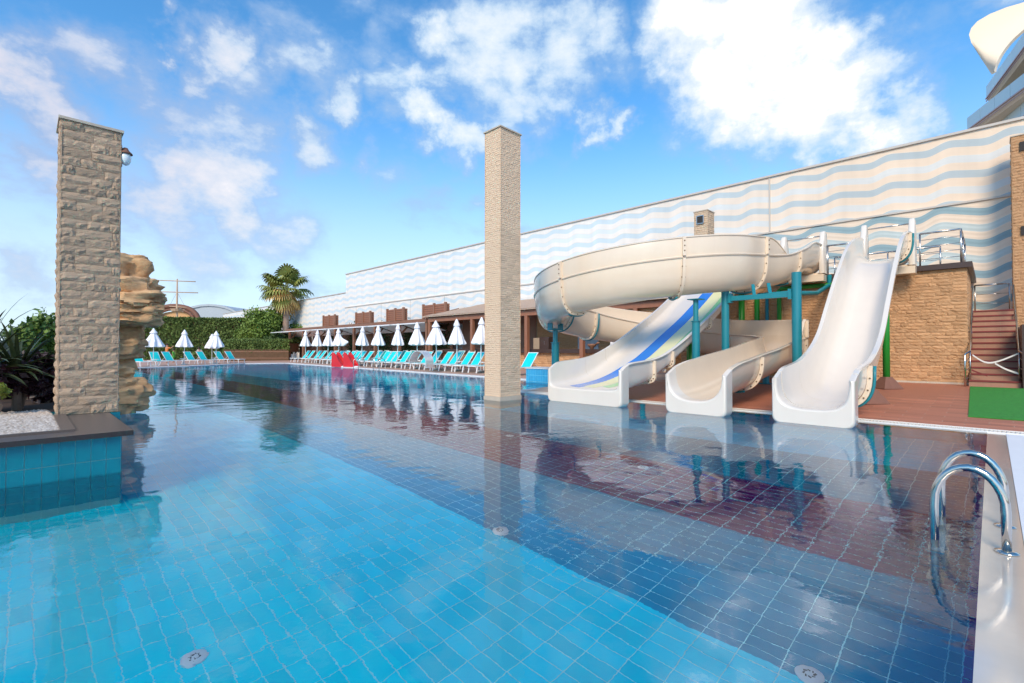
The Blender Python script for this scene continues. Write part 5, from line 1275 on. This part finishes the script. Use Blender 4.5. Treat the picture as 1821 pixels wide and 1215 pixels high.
# ------------------------------------------------------------------ people by the left loungers
def person(label, loc, rz, h, shirt, low, pose='stand', carry=False):
    t = thing('person', label, 'person', loc, world_coords=False, rz=rz); s_ = h/1.75
    J = dict(pelvis=(0, 0, .93), waist=(0, .01, 1.08), chest=(0, 0, 1.3), neck=(0, 0, 1.47), head0=(0, .02, 1.57), head1=(0, .02, 1.68),
             sl=(-.18, 0, 1.41), el=(-.25, .04, 1.14), wl=(-.24, .16, .92), hl=(-.235, .2, .84), sr=(.18, 0, 1.41), er=(.25, .04, 1.14), wr=(.24, .14, .92), hr=(.235, .18, .84),
             ll=(-.1, 0, .88), kl=(-.11, .04, .5), al=(-.11, 0, .09), tl=(-.11, .14, .04), lr=(.1, 0, .88), kr=(.11, .08, .5), ar=(.11, -.04, .09), tr=(.11, .1, .04))
    if pose == 'reach': J.update(er=(.30, .2, 1.35), wr=(.33, .35, 1.52), hr=(.34, .4, 1.58))
    if pose == 'bend': 
        for n_ in ('waist', 'chest', 'neck', 'head0', 'head1', 'sl', 'el', 'wl', 'hl', 'sr', 'er', 'wr', 'hr'):
            x, y, z = J[n_]; dz = z-.93; J[n_] = (x, y+dz*.55, .93+dz*.85)
    R_ = dict(pelvis=.14, waist=.125, chest=.15, neck=.055, head0=.085, head1=.10, sl=.065, el=.045, wl=.032, hl=.04, sr=.065, er=.045, wr=.032, hr=.04, ll=.095, kl=.062, al=.042, tl=.035, lr=.095, kr=.062, ar=.042, tr=.035)
    E = [('pelvis', 'waist'), ('waist', 'chest'), ('chest', 'neck'), ('neck', 'head0'), ('head0', 'head1'), ('chest', 'sl'), ('sl', 'el'), ('el', 'wl'), ('wl', 'hl'), ('chest', 'sr'), ('sr', 'er'), ('er', 'wr'), ('wr', 'hr'),
         ('pelvis', 'll'), ('ll', 'kl'), ('kl', 'al'), ('al', 'tl'), ('pelvis', 'lr'), ('lr', 'kr'), ('kr', 'ar'), ('ar', 'tr')]
    def skin(name, names, edges, m_, inflate=0):
        idx = {n_: i for i, n_ in enumerate(names)}; me = bpy.data.meshes.new(name)
        me.from_pydata([tuple(v*s_ for v in J[n_]) for n_ in names], [(idx[a], idx[b]) for a, b in edges], [])
        me.materials.append(M[m_]); o = link(name, me, t); md = o.modifiers.new('skin', 'SKIN'); sk = me.skin_vertices[0].data
        for n_ in names: r_ = (R_[n_]+inflate)*s_; sk[idx[n_]].radius = (r_, r_*(.72 if n_ in ('chest', 'waist', 'pelvis') else 1))
        sk[0].use_root = True; o.modifiers.new('sub', 'SUBSURF').levels = 1; o.modifiers['sub'].render_levels = 1; return o
    skin('body', list(J), E, 'skin')
    skin('shirt', ['waist', 'pelvis', 'chest', 'sl', 'el', 'sr', 'er'], [('pelvis', 'waist'), ('waist', 'chest'), ('chest', 'sl'), ('sl', 'el'), ('chest', 'sr'), ('sr', 'er')], shirt, .018)
    skin('shorts', ['pelvis', 'll', 'kl', 'lr', 'kr'], [('pelvis', 'll'), ('ll', 'kl'), ('pelvis', 'lr'), ('lr', 'kr')], low, .02)
    hx, hy, hz = (v*s_ for v in J['head1']); MB().lathe([(.0, .11), (.06, .10), (.10, .05), (.112, -.02), (.10, -.05)], (0, 0, 0), 12).build('hair', 'hair', t, True).location = (hx, hy-.012, hz+.01)
    return t
q = gp_(297, 44); person('person in an orange shirt and dark shorts walking behind the left loungers', (q.x, q.y, .035), radians(-80), 1.78, 'shirt_orange', 'cloth_dark', 'reach')
q = gp_(309, 45); person('small child in a bright green shirt behind the left loungers', (q.x, q.y, .035), radians(60), 1.30, 'shirt_green', 'shirt_green')
q = gp_(356, 47); person('person in a white shirt bending over behind the left loungers', (q.x, q.y, .035), radians(150), 1.55, 'shirt_white', 'cloth_dark', 'bend')

# clean up the helper flag
for o in bpy.data.objects:
    if 'wc' in o: del o['wc']
